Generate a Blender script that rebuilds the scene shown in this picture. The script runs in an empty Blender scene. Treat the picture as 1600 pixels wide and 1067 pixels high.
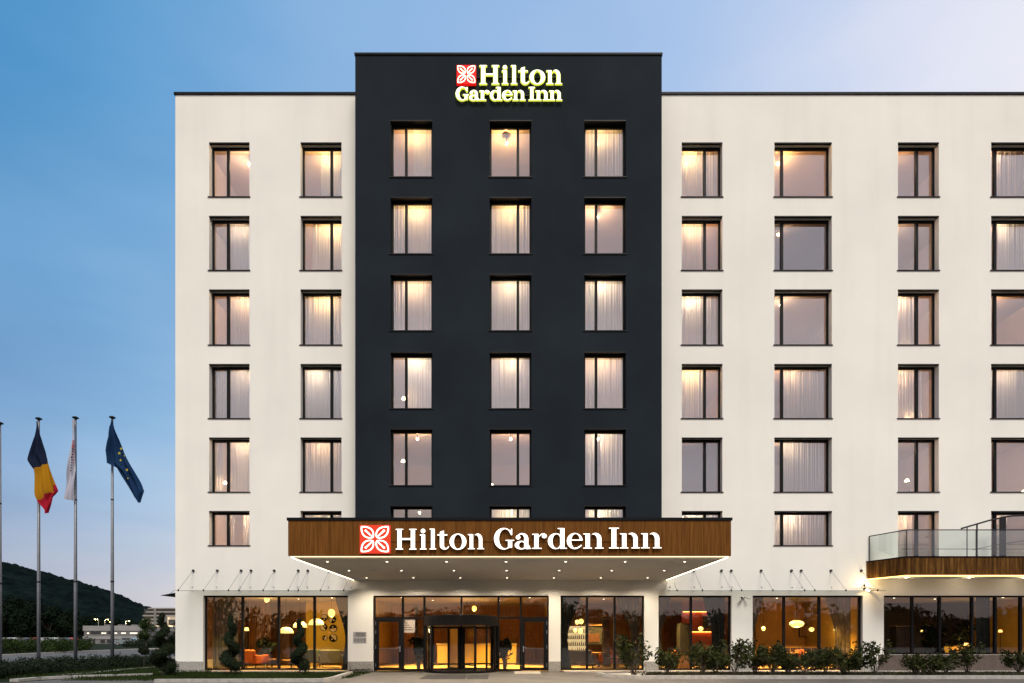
import bpy, bmesh, math, random
import numpy as np
from mathutils import Vector, Matrix, noise
R = math.radians
SC = bpy.context.scene
COL = SC.collection
random.seed(7)

# ------------------------------------------------------------------ camera
D0 = 25.0            # distance of the camera from the white facade (plane y = 0)
F = 890.0            # focal length in photo pixels
CX, CY = 798.0, 995.0
EYE = 1.5
cd = bpy.data.cameras.new("camera"); cam = bpy.data.objects.new("camera", cd); COL.objects.link(cam)
cam.location = (0, -D0, EYE); cam.rotation_euler = (R(90), 0, 0)
cd.sensor_width = 36; cd.sensor_fit = 'HORIZONTAL'; cd.lens = F/1600*36
cd.shift_x = (800-CX)/1600; cd.shift_y = (CY-533.5)/1600
cd.clip_start = .1; cd.clip_end = 6000
SC.camera = cam

# ------------------------------------------------------------------ colour helpers
def lin(r, g, b):
    def f(c):
        c /= 255.0
        return c/12.92 if c <= .04045 else ((c+.055)/1.055)**2.4
    return (f(r), f(g), f(b), 1)

# ------------------------------------------------------------------ world: dusk sky
SUN_EL, SUN_AZ = R(52), R(196)
w = bpy.data.worlds.new("World"); SC.world = w; w.use_nodes = True
nt = w.node_tree; nt.nodes.clear()
def wn(t, **k):
    n = nt.nodes.new(t)
    for a, b in k.items(): setattr(n, a, b)
    return n
L = nt.links.new
tc = wn('ShaderNodeTexCoord'); sp = wn('ShaderNodeSeparateXYZ'); L(tc.outputs['Generated'], sp.inputs[0])
def ramp(inp, stops, lo=None, hi=None):
    r = wn('ShaderNodeValToRGB'); e = r.color_ramp.elements
    while len(e) > 1: e.remove(e[-1])
    e[0].position = stops[0][0]; e[0].color = stops[0][1]
    for p, c in stops[1:]:
        q = e.new(p); q.color = c
    L(inp, r.inputs[0]); return r.outputs[0]
def mrange(inp, a, b, c=0., d=1.):
    m = wn('ShaderNodeMapRange'); m.inputs[1].default_value = a; m.inputs[2].default_value = b
    m.inputs[3].default_value = c; m.inputs[4].default_value = d; L(inp, m.inputs[0]); return m.outputs[0]
def wmix(f, a, b, bt='MIX'):
    m = wn('ShaderNodeMix'); m.data_type = 'RGBA'; m.blend_type = bt
    if isinstance(f, float): m.inputs[0].default_value = f
    else: L(f, m.inputs[0])
    for s, i in ((a, 6), (b, 7)):
        if isinstance(s, tuple): m.inputs[i].default_value = s
        else: L(s, m.inputs[i])
    return m.outputs[2]
mp = wn('ShaderNodeMapping'); mp.inputs['Scale'].default_value = (1.3, 1.3, 4.5); L(tc.outputs['Generated'], mp.inputs[0])
ns = wn('ShaderNodeTexNoise'); ns.inputs['Scale'].default_value = 2.2; ns.inputs['Detail'].default_value = 4; L(mp.outputs[0], ns.inputs[0])
cl = mrange(ns.outputs[0], .35, .7, -.05, .05)
ad = wn('ShaderNodeMath'); ad.operation = 'ADD'; L(sp.outputs[0], ad.inputs[0]); L(cl, ad.inputs[1])
xx = mrange(ad.outputs[0], -.7, .6)
high = ramp(xx, [(.0, lin(58, 128, 184)), (.1, lin(72, 142, 196)), (.23, lin(102, 160, 210)), (.38, lin(134, 176, 220)),
                 (.54, lin(150, 184, 226)), (.70, lin(172, 196, 232)), (.85, lin(206, 215, 238)), (1., lin(234, 233, 243))])
lowx = ramp(xx, [(.0, lin(128, 164, 206)), (.12, lin(158, 192, 226)), (.3, lin(200, 220, 240)), (.6, lin(225, 218, 222)), (1., lin(245, 236, 232))])
hz = ramp(xx, [(.0, lin(168, 172, 192)), (.16, lin(205, 200, 208)), (.28, lin(226, 208, 206)), (.6, lin(232, 214, 206)), (1., lin(250, 232, 220))])
f1 = ramp(sp.outputs[2], [(0, (1, 1, 1, 1)), (.16, (.85, .85, .85, 1)), (.3, (.68, .68, .68, 1)), (.42, (.38, .38, .38, 1)), (.62, (0, 0, 0, 1))])
f2 = ramp(sp.outputs[2], [(0, (1, 1, 1, 1)), (.06, (.9, .9, .9, 1)), (.2, (.2, .2, .2, 1)), (.3, (0, 0, 0, 1))])
front = wmix(f2, wmix(f1, high, lowx), hz)
rearr = ramp(sp.outputs[2], [(0, (.50, .40, .40, 1)), (.08, (.52, .45, .48, 1)), (.2, (.80, .78, .88, 1)), (.45, (.90, .90, 1.02, 1)), (.6, (.82, .84, .98, 1)), (1, (.6, .66, .80, 1))])
st = mrange(ns.outputs[0], .3, .75, .8, 1.25)
rear = wmix(1.0, rearr, st, 'MULTIPLY')
bf = mrange(sp.outputs[1], .12, -.35)
sky = wmix(bf, front, rear)
nish = wn('ShaderNodeTexSky'); nish.sky_type = 'NISHITA'; nish.sun_disc = False
nish.sun_elevation = R(4); nish.sun_rotation = SUN_AZ
sky = wmix(.02, sky, nish.outputs[0], 'ADD')
bg = wn('ShaderNodeBackground'); bg.inputs[1].default_value = 1.0; L(sky, bg.inputs[0])
out = wn('ShaderNodeOutputWorld'); L(bg.outputs[0], out.inputs[0])

# soft after-glow from behind the camera
sd = bpy.data.lights.new("sun", 'SUN'); sun = bpy.data.objects.new("sun", sd); COL.objects.link(sun)
sd.energy = 2.75; sd.angle = R(22); sd.color = (1.0, .92, .78)
v = Vector((math.sin(SUN_AZ)*math.cos(SUN_EL)*-1, math.cos(SUN_AZ)*math.cos(SUN_EL), math.sin(SUN_EL)))
sun.rotation_euler = v.to_track_quat('Z', 'Y').to_euler()
SC.view_settings.view_transform = 'Standard'; SC.view_settings.look = 'None'
SC.view_settings.exposure = 0; SC.view_settings.gamma = 1
SC.cycles.use_denoising = True
SC.cycles.max_bounces = 8; SC.cycles.transparent_max_bounces = 16
SC.cycles.diffuse_bounces = 4; SC.cycles.glossy_bounces = 4
SC.cycles.sample_clamp_indirect = 4.0
SC.cycles.caustics_reflective = False; SC.cycles.caustics_refractive = False

# ------------------------------------------------------------------ materials
MATS = {}
def mat(name, col, rough=.6, metal=0., noise_s=0., noise_a=0., bump=0., bump_s=40., emis=None, es=0., spec=.5, stretch=(1, 1, 1), col2=None, detail=5, backlit=0.):
    if name in MATS: return MATS[name]
    m = bpy.data.materials.new(name); m.use_nodes = True; t = m.node_tree; b = t.nodes['Principled BSDF']
    c = col if len(col) == 4 else (*col, 1)
    b.inputs['Base Color'].default_value = c; b.inputs['Roughness'].default_value = rough; b.inputs['Metallic'].default_value = metal
    b.inputs['Specular IOR Level'].default_value = spec
    tcn = t.nodes.new('ShaderNodeTexCoord'); mpn = t.nodes.new('ShaderNodeMapping'); mpn.inputs['Scale'].default_value = stretch
    t.links.new(tcn.outputs['Object'], mpn.inputs[0])
    if noise_s:
        n = t.nodes.new('ShaderNodeTexNoise'); n.inputs['Scale'].default_value = noise_s; n.inputs['Detail'].default_value = detail
        t.links.new(mpn.outputs[0], n.inputs[0])
        r = t.nodes.new('ShaderNodeMapRange'); r.inputs[1].default_value = .3; r.inputs[2].default_value = .7
        t.links.new(n.outputs[0], r.inputs[0])
        mx = t.nodes.new('ShaderNodeMix'); mx.data_type = 'RGBA'; t.links.new(r.outputs[0], mx.inputs[0])
        k1, k2 = 1-noise_a, 1+noise_a
        mx.inputs[6].default_value = (c[0]*k1, c[1]*k1, c[2]*k1, 1)
        mx.inputs[7].default_value = ((*col2, 1) if col2 else (c[0]*k2, c[1]*k2, c[2]*k2, 1))
        t.links.new(mx.outputs[2], b.inputs['Base Color'])
    if bump:
        n2 = t.nodes.new('ShaderNodeTexNoise'); n2.inputs['Scale'].default_value = bump_s; n2.inputs['Detail'].default_value = 4
        t.links.new(mpn.outputs[0], n2.inputs[0])
        bp = t.nodes.new('ShaderNodeBump'); bp.inputs['Strength'].default_value = bump; bp.inputs['Distance'].default_value = .02
        t.links.new(n2.outputs[0], bp.inputs['Height']); t.links.new(bp.outputs[0], b.inputs['Normal'])
    if emis:
        b.inputs['Emission Color'].default_value = (*emis[:3], 1); b.inputs['Emission Strength'].default_value = es
    MATS[name] = m
    return m
def glass(name, tint, refl, rough=0., wob=0.):
    m = bpy.data.materials.new(name); m.use_nodes = True; t = m.node_tree; t.nodes.clear()
    tr = t.nodes.new('ShaderNodeBsdfTransparent'); tr.inputs[0].default_value = (*tint, 1)
    gl = t.nodes.new('ShaderNodeBsdfGlossy'); gl.inputs['Roughness'].default_value = rough; gl.inputs[0].default_value = (1, 1, 1, 1)
    fr = t.nodes.new('ShaderNodeFresnel'); fr.inputs[0].default_value = 1.5
    mr = t.nodes.new('ShaderNodeMapRange'); mr.inputs[1].default_value = .04; mr.inputs[2].default_value = 1
    mr.inputs[3].default_value = refl; mr.inputs[4].default_value = 1
    t.links.new(fr.outputs[0], mr.inputs[0])
    mx = t.nodes.new('ShaderNodeMixShader'); t.links.new(mr.outputs[0], mx.inputs[0]); t.links.new(tr.outputs[0], mx.inputs[1]); t.links.new(gl.outputs[0], mx.inputs[2])
    if wob:
        tcn = t.nodes.new('ShaderNodeTexCoord'); n2 = t.nodes.new('ShaderNodeTexNoise'); n2.inputs['Scale'].default_value = .8; n2.inputs['Detail'].default_value = 1
        t.links.new(tcn.outputs['Object'], n2.inputs[0]); bp = t.nodes.new('ShaderNodeBump'); bp.inputs['Strength'].default_value = wob; bp.inputs['Distance'].default_value = .05
        t.links.new(n2.outputs[0], bp.inputs['Height']); t.links.new(bp.outputs[0], gl.inputs['Normal'])
    o = t.nodes.new('ShaderNodeOutputMaterial'); t.links.new(mx.outputs[0], o.inputs[0])
    MATS[name] = m; return m
def cloth(name, col, transl=.5, transp=.2):
    m = bpy.data.materials.new(name); m.use_nodes = True; t = m.node_tree; t.nodes.clear()
    d = t.nodes.new('ShaderNodeBsdfDiffuse'); d.inputs[0].default_value = (*col, 1)
    s = t.nodes.new('ShaderNodeBsdfTranslucent'); s.inputs[0].default_value = (*col, 1)
    tr = t.nodes.new('ShaderNodeBsdfTransparent')
    a = t.nodes.new('ShaderNodeMixShader'); a.inputs[0].default_value = transl
    t.links.new(d.outputs[0], a.inputs[1]); t.links.new(s.outputs[0], a.inputs[2])
    b = t.nodes.new('ShaderNodeMixShader'); b.inputs[0].default_value = transp
    t.links.new(a.outputs[0], b.inputs[1]); t.links.new(tr.outputs[0], b.inputs[2])
    o = t.nodes.new('ShaderNodeOutputMaterial'); t.links.new(b.outputs[0], o.inputs[0])
    MATS[name] = m; return m
def emit(name, col, s):
    if name in MATS: return MATS[name]
    return mat(name, (col[0]*.5+.2, col[1]*.5+.2, col[2]*.5+.2), .5, emis=col, es=s)

M_WHITE = mat('white_render', (.81, .79, .725), .85, noise_s=.35, noise_a=.045, bump=.25, bump_s=60)
M_DARK = mat('anthracite_render', (.0150, .0205, .0265), .9, noise_s=.4, noise_a=.18, bump=.25, bump_s=60, spec=.08)
M_TRIM = mat('black_metal', (.004, .004, .005), .5, spec=.12)
M_FRAME = mat('window_frame_paint', (.005, .005, .006), .5, spec=.15)
M_SILL = mat('sill_metal', (.012, .011, .011), .5, spec=.15)
M_STONE = mat('granite', (.30, .285, .255), .7, noise_s=38, noise_a=.75, bump=.2, detail=8)
M_INT = mat('room_plaster', (.78, .62, .52), .9, noise_s=1., noise_a=.04)
M_INTF = mat('room_floor', (.25, .14, .07), .6)
M_SOFFIT = mat('soffit_panel', (.78, .75, .70), .7, noise_s=.4, noise_a=.04)
M_STEEL = mat('brushed_steel', (.45, .46, .48), .35, .9)
M_POLE = mat('pole_aluminium', (.20, .21, .23), .5, .3, noise_s=3, noise_a=.15)
M_DSTEEL = mat('dark_steel', (.012, .012, .014), .5, .0, spec=.2)
M_PANE = glass('window_glass', (.93, .93, .92), .25, 0., .012)
M_SHOP = glass('shopfront_glass', (.94, .94, .92), .11, 0., .012)
M_AWN = glass('awning_glass', (.985, .992, .988), .035)
M_RAIL = glass('railing_glass', (.72, .79, .77), .12)
M_SHEER = cloth('sheer_fabric', (.90, .86, .84), .55, .08)
M_DRAPE = mat('dark_drape', (.045, .048, .035), .9, noise_s=8, noise_a=.3)
M_GDRAPE = cloth('grey_sheer', (.15, .155, .14), .4, .15)
M_ASPH = mat('asphalt', (.085, .080, .075), .85, noise_s=1.2, noise_a=.25, bump=.5, bump_s=90)
M_PAVE = mat('forecourt_concrete', (.100, .090, .078), .8, noise_s=.8, noise_a=.22, bump=.4, bump_s=70)
M_KERB = mat('kerb_stone', (.36, .34, .31), .8, noise_s=6, noise_a=.2, bump=.3)
M_GRAVEL = mat('white_gravel', (.5, .47, .42), .9, noise_s=60, noise_a=.6, bump=1, bump_s=80)
M_GRASS = mat('grass_ground', (.010, .016, .005), .95, noise_s=1.5, noise_a=.5, bump=.8, bump_s=60, spec=.1)
M_SOIL = mat('bed_soil', (.035, .028, .022), .95, noise_s=12, noise_a=.4, bump=.8, bump_s=50, spec=.1)
M_BLADE = mat('grass_blade', (.022, .036, .008), .9, noise_s=2, noise_a=.5, spec=.1)
M_LEAF = mat('shrub_leaf', (.020, .030, .008), .7, noise_s=5, noise_a=.6, spec=.12, col2=(.050, .058, .012))
M_TOPI = mat('topiary_leaf', (.010, .017, .006), .8, noise_s=9, noise_a=.5, spec=.15)
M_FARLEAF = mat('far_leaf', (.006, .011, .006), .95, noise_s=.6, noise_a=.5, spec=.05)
M_HEDGE = mat('hedge_leaf', (.020, .034, .008), .9, noise_s=1.2, noise_a=.6, spec=.1)
M_BARK = mat('bark', (.06, .045, .03), .9, noise_s=12, noise_a=.4)
M_LINE = mat('road_paint', (.6, .58, .55), .7, noise_s=3, noise_a=.2)

def streaks(m, amt, sc):
    t = m.node_tree; b = t.nodes['Principled BSDF']; src = b.inputs['Base Color'].links[0].from_socket
    tcn = t.nodes.new('ShaderNodeTexCoord'); mpn = t.nodes.new('ShaderNodeMapping'); mpn.inputs['Scale'].default_value = sc; t.links.new(tcn.outputs['Object'], mpn.inputs[0])
    n = t.nodes.new('ShaderNodeTexNoise'); n.inputs['Scale'].default_value = 1; n.inputs['Detail'].default_value = 6; t.links.new(mpn.outputs[0], n.inputs[0])
    r = t.nodes.new('ShaderNodeMapRange'); r.inputs[1].default_value = .5; r.inputs[2].default_value = .8; r.inputs[3].default_value = 1; r.inputs[4].default_value = 1-amt; t.links.new(n.outputs[0], r.inputs[0])
    mx = t.nodes.new('ShaderNodeMix'); mx.data_type = 'RGBA'; mx.blend_type = 'MULTIPLY'; mx.inputs[0].default_value = 1; t.links.new(src, mx.inputs[6]); t.links.new(r.outputs[0], mx.inputs[7]); t.links.new(mx.outputs[2], b.inputs['Base Color'])
streaks(M_WHITE, .05, (1.6, 1.6, .10)); streaks(M_DARK, .12, (.5, .5, .25)); streaks(M_PAVE, .45, (.5, .9, 1)); streaks(M_ASPH, .3, (.3, .8, 1))
# wood: vertical grain
def wood_mat(name, c1, c2, c3, sx_=9):
    m = bpy.data.materials.new(name); m.use_nodes = True; t = m.node_tree; b = t.nodes['Principled BSDF']
    tcn = t.nodes.new('ShaderNodeTexCoord'); mpn = t.nodes.new('ShaderNodeMapping'); mpn.inputs['Scale'].default_value = (sx_, sx_, .4)
    t.links.new(tcn.outputs['Object'], mpn.inputs[0])
    n = t.nodes.new('ShaderNodeTexNoise'); n.inputs['Scale'].default_value = 2.2; n.inputs['Detail'].default_value = 7; n.inputs['Roughness'].default_value = .65
    t.links.new(mpn.outputs[0], n.inputs[0])
    r = t.nodes.new('ShaderNodeValToRGB'); e = r.color_ramp.elements
    e[0].position = .3; e[0].color = (*c1, 1); e[1].position = .72; e[1].color = (*c3, 1); q = e.new(.5); q.color = (*c2, 1)
    t.links.new(n.outputs[0], r.inputs[0]); t.links.new(r.outputs[0], b.inputs['Base Color'])
    b.inputs['Roughness'].default_value = .6; b.inputs['Specular IOR Level'].default_value = .06
    return m
M_WOOD = wood_mat('walnut_cladding', (.085, .031, .006), (.140, .054, .010), (.190, .078, .016))
M_WOOD2 = wood_mat('terrace_cladding', (.018, .009, .002), (.085, .036, .008), (.22, .11, .024), 4.5)

# ------------------------------------------------------------------ mesh builder
class MB:
    def __init__(s): s.v = []; s.f = []; s.mi = []
    def quad(s, a, b, c, d, m=0):
        i = len(s.v); s.v += [tuple(a), tuple(b), tuple(c), tuple(d)]; s.f.append((i, i+1, i+2, i+3)); s.mi.append(m)
    def box(s, x0, x1, y0, y1, z0, z1, m=0):
        i = len(s.v)
        s.v += [(x0, y0, z0), (x1, y0, z0), (x1, y1, z0), (x0, y1, z0), (x0, y0, z1), (x1, y0, z1), (x1, y1, z1), (x0, y1, z1)]
        for q in ((0, 3, 2, 1), (4, 5, 6, 7), (0, 1, 5, 4), (1, 2, 6, 5), (2, 3, 7, 6), (3, 0, 4, 7)):
            s.f.append(tuple(i+k for k in q)); s.mi.append(m)
        return s
    def tube(s, pts, rad, n=8, m=0, cap=True):
        pts = [Vector(p) for p in pts]
        if not hasattr(rad, '__len__'): rad = [rad]*len(pts)
        rings = []
        for k, p in enumerate(pts):
            a = pts[max(k-1, 0)]; b = pts[min(k+1, len(pts)-1)]; t = (b-a).normalized()
            u = t.cross(Vector((0, 0, 1)));
            if u.length < 1e-3: u = t.cross(Vector((0, 1, 0)))
            u.normalize(); w_ = t.cross(u)
            i = len(s.v)
            for j in range(n):
                an = 2*math.pi*j/n; q = p+(u*math.cos(an)+w_*math.sin(an))*rad[k]; s.v.append(tuple(q))
            rings.append(i)
        for k in range(len(rings)-1):
            for j in range(n):
                s.f.append((rings[k]+j, rings[k]+(j+1) % n, rings[k+1]+(j+1) % n, rings[k+1]+j)); s.mi.append(m)
        if cap:
            s.f.append(tuple(rings[0]+j for j in range(n))[::-1]); s.mi.append(m)
            s.f.append(tuple(rings[-1]+j for j in range(n))); s.mi.append(m)
        return s
    def lathe(s, prof, c=(0, 0, 0), n=20, m=0, sx=1., sy=1.):
        i = len(s.v)
        for r, z in prof:
            for j in range(n):
                a = 2*math.pi*j/n; s.v.append((c[0]+r*math.cos(a)*sx, c[1]+r*math.sin(a)*sy, c[2]+z))
        for k in range(len(prof)-1):
            for j in range(n):
                s.f.append((i+k*n+j, i+k*n+(j+1) % n, i+(k+1)*n+(j+1) % n, i+(k+1)*n+j)); s.mi.append(m)
        s.f.append(tuple(i+j for j in range(n))[::-1]); s.mi.append(m)
        e = i+(len(prof)-1)*n; s.f.append(tuple(e+j for j in range(n))); s.mi.append(m)
        return s
    def poly(s, pts, z=None, m=0):
        i = len(s.v)
        for p in pts: s.v.append((p[0], p[1], p[2] if z is None else z))
        s.f.append(tuple(range(i, i+len(pts)))); s.mi.append(m)
        return s
    def prism(s, pts, z0, z1, m=0):      # closed outline in x, y
        n = len(pts); i = len(s.v)
        for z in (z0, z1):
            for p in pts: s.v.append((p[0], p[1], z))
        s.f.append(tuple(i+j for j in range(n))[::-1]); s.f.append(tuple(i+n+j for j in range(n))); s.mi += [m, m]
        for j in range(n):
            s.f.append((i+j, i+(j+1) % n, i+n+(j+1) % n, i+n+j)); s.mi.append(m)
        return s
    def build(s, name, mats, parent=None, smooth=False, loc=None, bevel=0.):
        me = bpy.data.meshes.new(name); me.from_pydata(s.v, [], s.f)
        if not isinstance(mats, (list, tuple)): mats = [mats]
        for m in mats: me.materials.append(m)
        if len(mats) > 1: me.polygons.foreach_set('material_index', s.mi)
        if smooth: me.polygons.foreach_set('use_smooth', [True]*len(me.polygons))
        me.update()
        o = bpy.data.objects.new(name, me); COL.objects.link(o)
        if parent: o.parent = parent
        if loc: o.location = loc
        if bevel:
            b = o.modifiers.new('bevel', 'BEVEL'); b.width = bevel; b.segments = 2; b.limit_method = 'ANGLE'
        return o
def empty(name, loc=(0, 0, 0), rz=0., parent=None):
    o = bpy.data.objects.new(name, None); COL.objects.link(o); o.location = loc; o.rotation_euler = (0, 0, rz); o.empty_display_size = .2
    if parent: o.parent = parent
    return o
def tag(o, label=None, cat=None, group=None, kind=None):
    if label: o['label'] = label
    if cat: o['category'] = cat
    if group: o['group'] = group
    if kind: o['kind'] = kind
    return o
def struct(o, label=None):
    o['kind'] = 'structure'
    if label: o['label'] = label
    return o
def thing(name, label, cat, loc=(0, 0, 0), rz=0., group=None):
    return tag(empty(name, loc, rz), label, cat, group)
def copy_tree(o, parent=None):
    c = o.copy(); COL.objects.link(c)
    if parent: c.parent = parent
    for ch in list(o.children): copy_tree(ch, c)
    return c
def point(parent, loc, power, col=(1, .72, .38), size=.05):
    ld = bpy.data.lights.new('lamp_light', 'POINT'); ld.energy = power; ld.color = col; ld.shadow_soft_size = size
    o = bpy.data.objects.new('lamp_light', ld); COL.objects.link(o); o.parent = parent; o.location = loc
    return o

# facade survey: photo pixel on a plane at depth d  ->  metres
def PX(x, d=D0): return (x-CX)*d/F
def PZ(y, d=D0): return EYE+(CY-y)*d/F
def gp(x, y):                                    # a pixel on the level ground -> x, y
    d = EYE*F/(y-CY); return ((x-CX)*d/F, d-D0)

# ================================================================== SETTING: ground
g = MB(); g.quad((-2500, -600, 0), (2500, -600, 0), (2500, 3000, 0), (-2500, 3000, 0)); struct(g.build('ground', M_GRASS))
fore = [gp(545, 1049.5), (PX(1720), 0.6), (60, .6), (60, -42), (-34, -42), (-30, -12), (-22, -7.5), gp(20, 1066), gp(120, 1059), gp(240, 1057.5), gp(255, 1066.2), gp(505, 1065.6), gp(530, 1061), gp(556, 1055)]
g = MB(); g.poly(fore, .006); struct(g.build('forecourt', M_PAVE))
g = MB(); g.quad((-400, -58, .006), (400, -58, .006), (400, -42, .006), (-400, -42, .006)); struct(g.build('road_opposite', M_ASPH))
# side road left behind the flagpoles
road = [gp(-400, 1026), gp(0, 1023.5), gp(120, 1017.5), gp(230, 1013), gp(330, 1011.5), gp(330, 1026), gp(245, 1029), gp(150, 1034), gp(60, 1041), gp(0, 1047), gp(-250, 1062)]
g = MB(); g.poly(road, .006); struct(g.build('side_road', M_ASPH))
def strip(name, pts, wdt, z0, z1, m, kind='structure'):
    g = MB()
    for a, b in zip(pts[:-1], pts[1:]):
        a = Vector((a[0], a[1])); b = Vector((b[0], b[1])); t = (b-a).normalized(); n_ = Vector((-t.y, t.x))*wdt/2
        e = t*wdt*.25
        g.prism([tuple(a-n_-e), tuple(b-n_+e), tuple(b+n_+e), tuple(a+n_-e)], z0, z1)
    o = g.build(name, m); o['kind'] = kind; return o
strip('road_kerb', [gp(-400, 1027), gp(0, 1024.2), gp(120, 1018), gp(230, 1013.6), gp(330, 1012)], .35, 0, .12, M_KERB)
strip('near_kerb', [gp(-120, 1053), gp(0, 1047), gp(60, 1041.3), gp(150, 1034.3), gp(245, 1029.3), gp(310, 1027)], .25, 0, .12, M_KERB)
strip('lane_line', [gp(-200, 1038), gp(30, 1033.5), gp(125, 1027.6)], .18, .008, .012, M_LINE)
strip('lane_line', [gp(128, 1028), gp(155, 1027)], .2, .008, .012, M_LINE)
strip('road_marking', [gp(205, 1035.2), gp(222, 1034.4)], .3, .008, .04, M_LINE)
strip('garden_path', [gp(96, 1054), gp(140, 1051.5), gp(185, 1046.5), gp(245, 1041.3), gp(300, 1039)], .42, 0, .03, M_KERB)
strip('path_edge', [gp(25, 1064.5), gp(60, 1061.5), gp(110, 1058.8), gp(180, 1057), gp(235, 1055.4)], .3, .007, .10, M_KERB)
strip('lawn_kerb', [gp(245, 1065.8), gp(505, 1064.8), gp(523, 1061.5), gp(540, 1055.5), gp(548, 1052.5)], .16, 0, .12, M_KERB)
g = MB(); g.box(-15.2, PX(545), -.55, .3, 0, .03); struct(g.build('gravel_strip', M_GRAVEL))
# planting bed on the right: plinth ledge, soil, kerb
bx0 = PX(985, 22.4)
g = MB(); g.box(PX(880), 40, -.75, .2, 0, .045); struct(g.build('plinth_ledge', M_KERB))
g = MB(); g.prism([(bx0+.9, -1.55), (40, -1.55), (40, -4.45), (bx0+.1, -4.45)], 0, .08); struct(g.build('planting_bed', M_SOIL))
strip('bed_kerb', [(bx0+.8, -1.5), (bx0-1.3, -2.55), (bx0-1.15, -3.6), (bx0, -4.5), (40, -4.5)], .18, 0, .13, M_KERB)
g = MB(); g.prism([(bx0+.8, -1.5), (bx0-1.25, -2.55), (bx0-1.1, -3.6), (bx0, -4.45), (bx0+.95, -4.45)], 0, .06); struct(g.build('gravel_bed_end', M_GRAVEL))
# lawn island in front of the lounge window
def blades(name, n, sampler, h, wd, m):
    vs = []; fs = []
    for k in range(n):
        x, y, z = sampler(); a = random.random()*6.28; hh = h*(.5+random.random()); dx, dy = math.cos(a)*wd, math.sin(a)*wd
        lx, ly = random.gauss(0, h*.35), random.gauss(0, h*.35); i = len(vs)
        vs += [(x-dx, y-dy, z), (x+dx, y+dy, z), (x+lx, y+ly, z+hh)]; fs.append((i, i+1, i+2))
    me = bpy.data.meshes.new(name); me.from_pydata(vs, [], fs); me.materials.append(m)
    o = bpy.data.objects.new(name, me); COL.objects.link(o); return o
def samp_island():
    while 1:
        x = random.uniform(-15.5, -5.9); y = random.uniform(-5.4, -.6)
        if y < -4.2 and x > -6.9: continue
        return x, y, 0
tag(blades('lawn_grass', 26000, samp_island, .06, .010, M_BLADE), 'short mown grass of the lawn in front of the lounge windows', 'grass', kind='stuff')
def samp_far():
    px = random.uniform(-60, 330); py = 1036+random.random()**1.3*24
    x, y = gp(px, py); return x, y, 0
tag(blades('verge_grass', 22000, samp_far, .10, .014, M_BLADE), 'dark rough grass beside the flagpoles', 'grass', kind='stuff')

# hills
def hill(name, prof, depth, thick, m, seed, amp):
    nx, ny = 620, 70; vs = []; fs = []
    xs = [p[0] for p in prof]; hs = [p[1] for p in prof]
    for j in range(ny+1):
        t = j/ny
        for i in range(nx+1):
            px = xs[0]+(xs[-1]-xs[0])*i/nx
            hz_ = np.interp(px, xs, hs); s_ = math.sin(min(t*1.35, 1)*math.pi/2)
            y = depth-thick+thick*t*1.35; x = PX(px, depth+25)
            z = max(0, (hz_-CY)*-1)*(depth+25)/F
            zz = z*s_ if t <= .74 else z*(1-(t-.74)*1.5)
            zz += random.uniform(-1.6, 1.6)*s_+amp*.5*noise.fractal(Vector((x*.03, y*.03, seed)), .8, 2., 4)*s_ + amp*.35*noise.noise(Vector((x*.18, y*.18, seed+5)))*s_
            vs.append((x, y, zz-.5))
    for j in range(ny):
        for i in range(nx):
            a = j*(nx+1)+i; fs.append((a, a+1, a+nx+2, a+nx+1))
    me = bpy.data.meshes.new(name); me.from_pydata(vs, [], fs); me.materials.append(m)
    o = bpy.data.objects.new(name, me); COL.objects.link(o); o['kind'] = 'structure'; return o
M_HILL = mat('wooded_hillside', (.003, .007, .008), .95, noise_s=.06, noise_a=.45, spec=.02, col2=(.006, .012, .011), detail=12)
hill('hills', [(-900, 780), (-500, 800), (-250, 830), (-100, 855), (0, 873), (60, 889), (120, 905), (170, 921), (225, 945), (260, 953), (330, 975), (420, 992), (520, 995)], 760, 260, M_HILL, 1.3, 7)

# ================================================================== FOLIAGE
def leaf_cloud(mb, centers, n, size, flat=.6):
    """centers: list of (pos, radius); leaves near each clump's surface"""
    tot = sum(r*r for _, r in centers)
    for c, r in centers:
        k = max(3, int(n*r*r/tot))
        for _ in range(k):
            d = Vector((random.gauss(0, 1), random.gauss(0, 1), random.gauss(0, 1))).normalized()
            p = Vector(c)+d*r*(.55+.5*random.random())
            nrm = (d+Vector((random.gauss(0, .6), random.gauss(0, .6), random.gauss(0, .6)))).normalized()
            u = nrm.orthogonal().normalized(); a = random.random()*6.28
            u = (Matrix.Rotation(a, 3, nrm) @ u); w_ = nrm.cross(u); s_ = size*(.6+.8*random.random())
            i = len(mb.v)
            mb.v += [tuple(p-u*s_), tuple(p+w_*s_*.45), tuple(p+u*s_), tuple(p-w_*s_*.45)]
            mb.f.append((i, i+1, i+2, i+3)); mb.mi.append(0)
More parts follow.
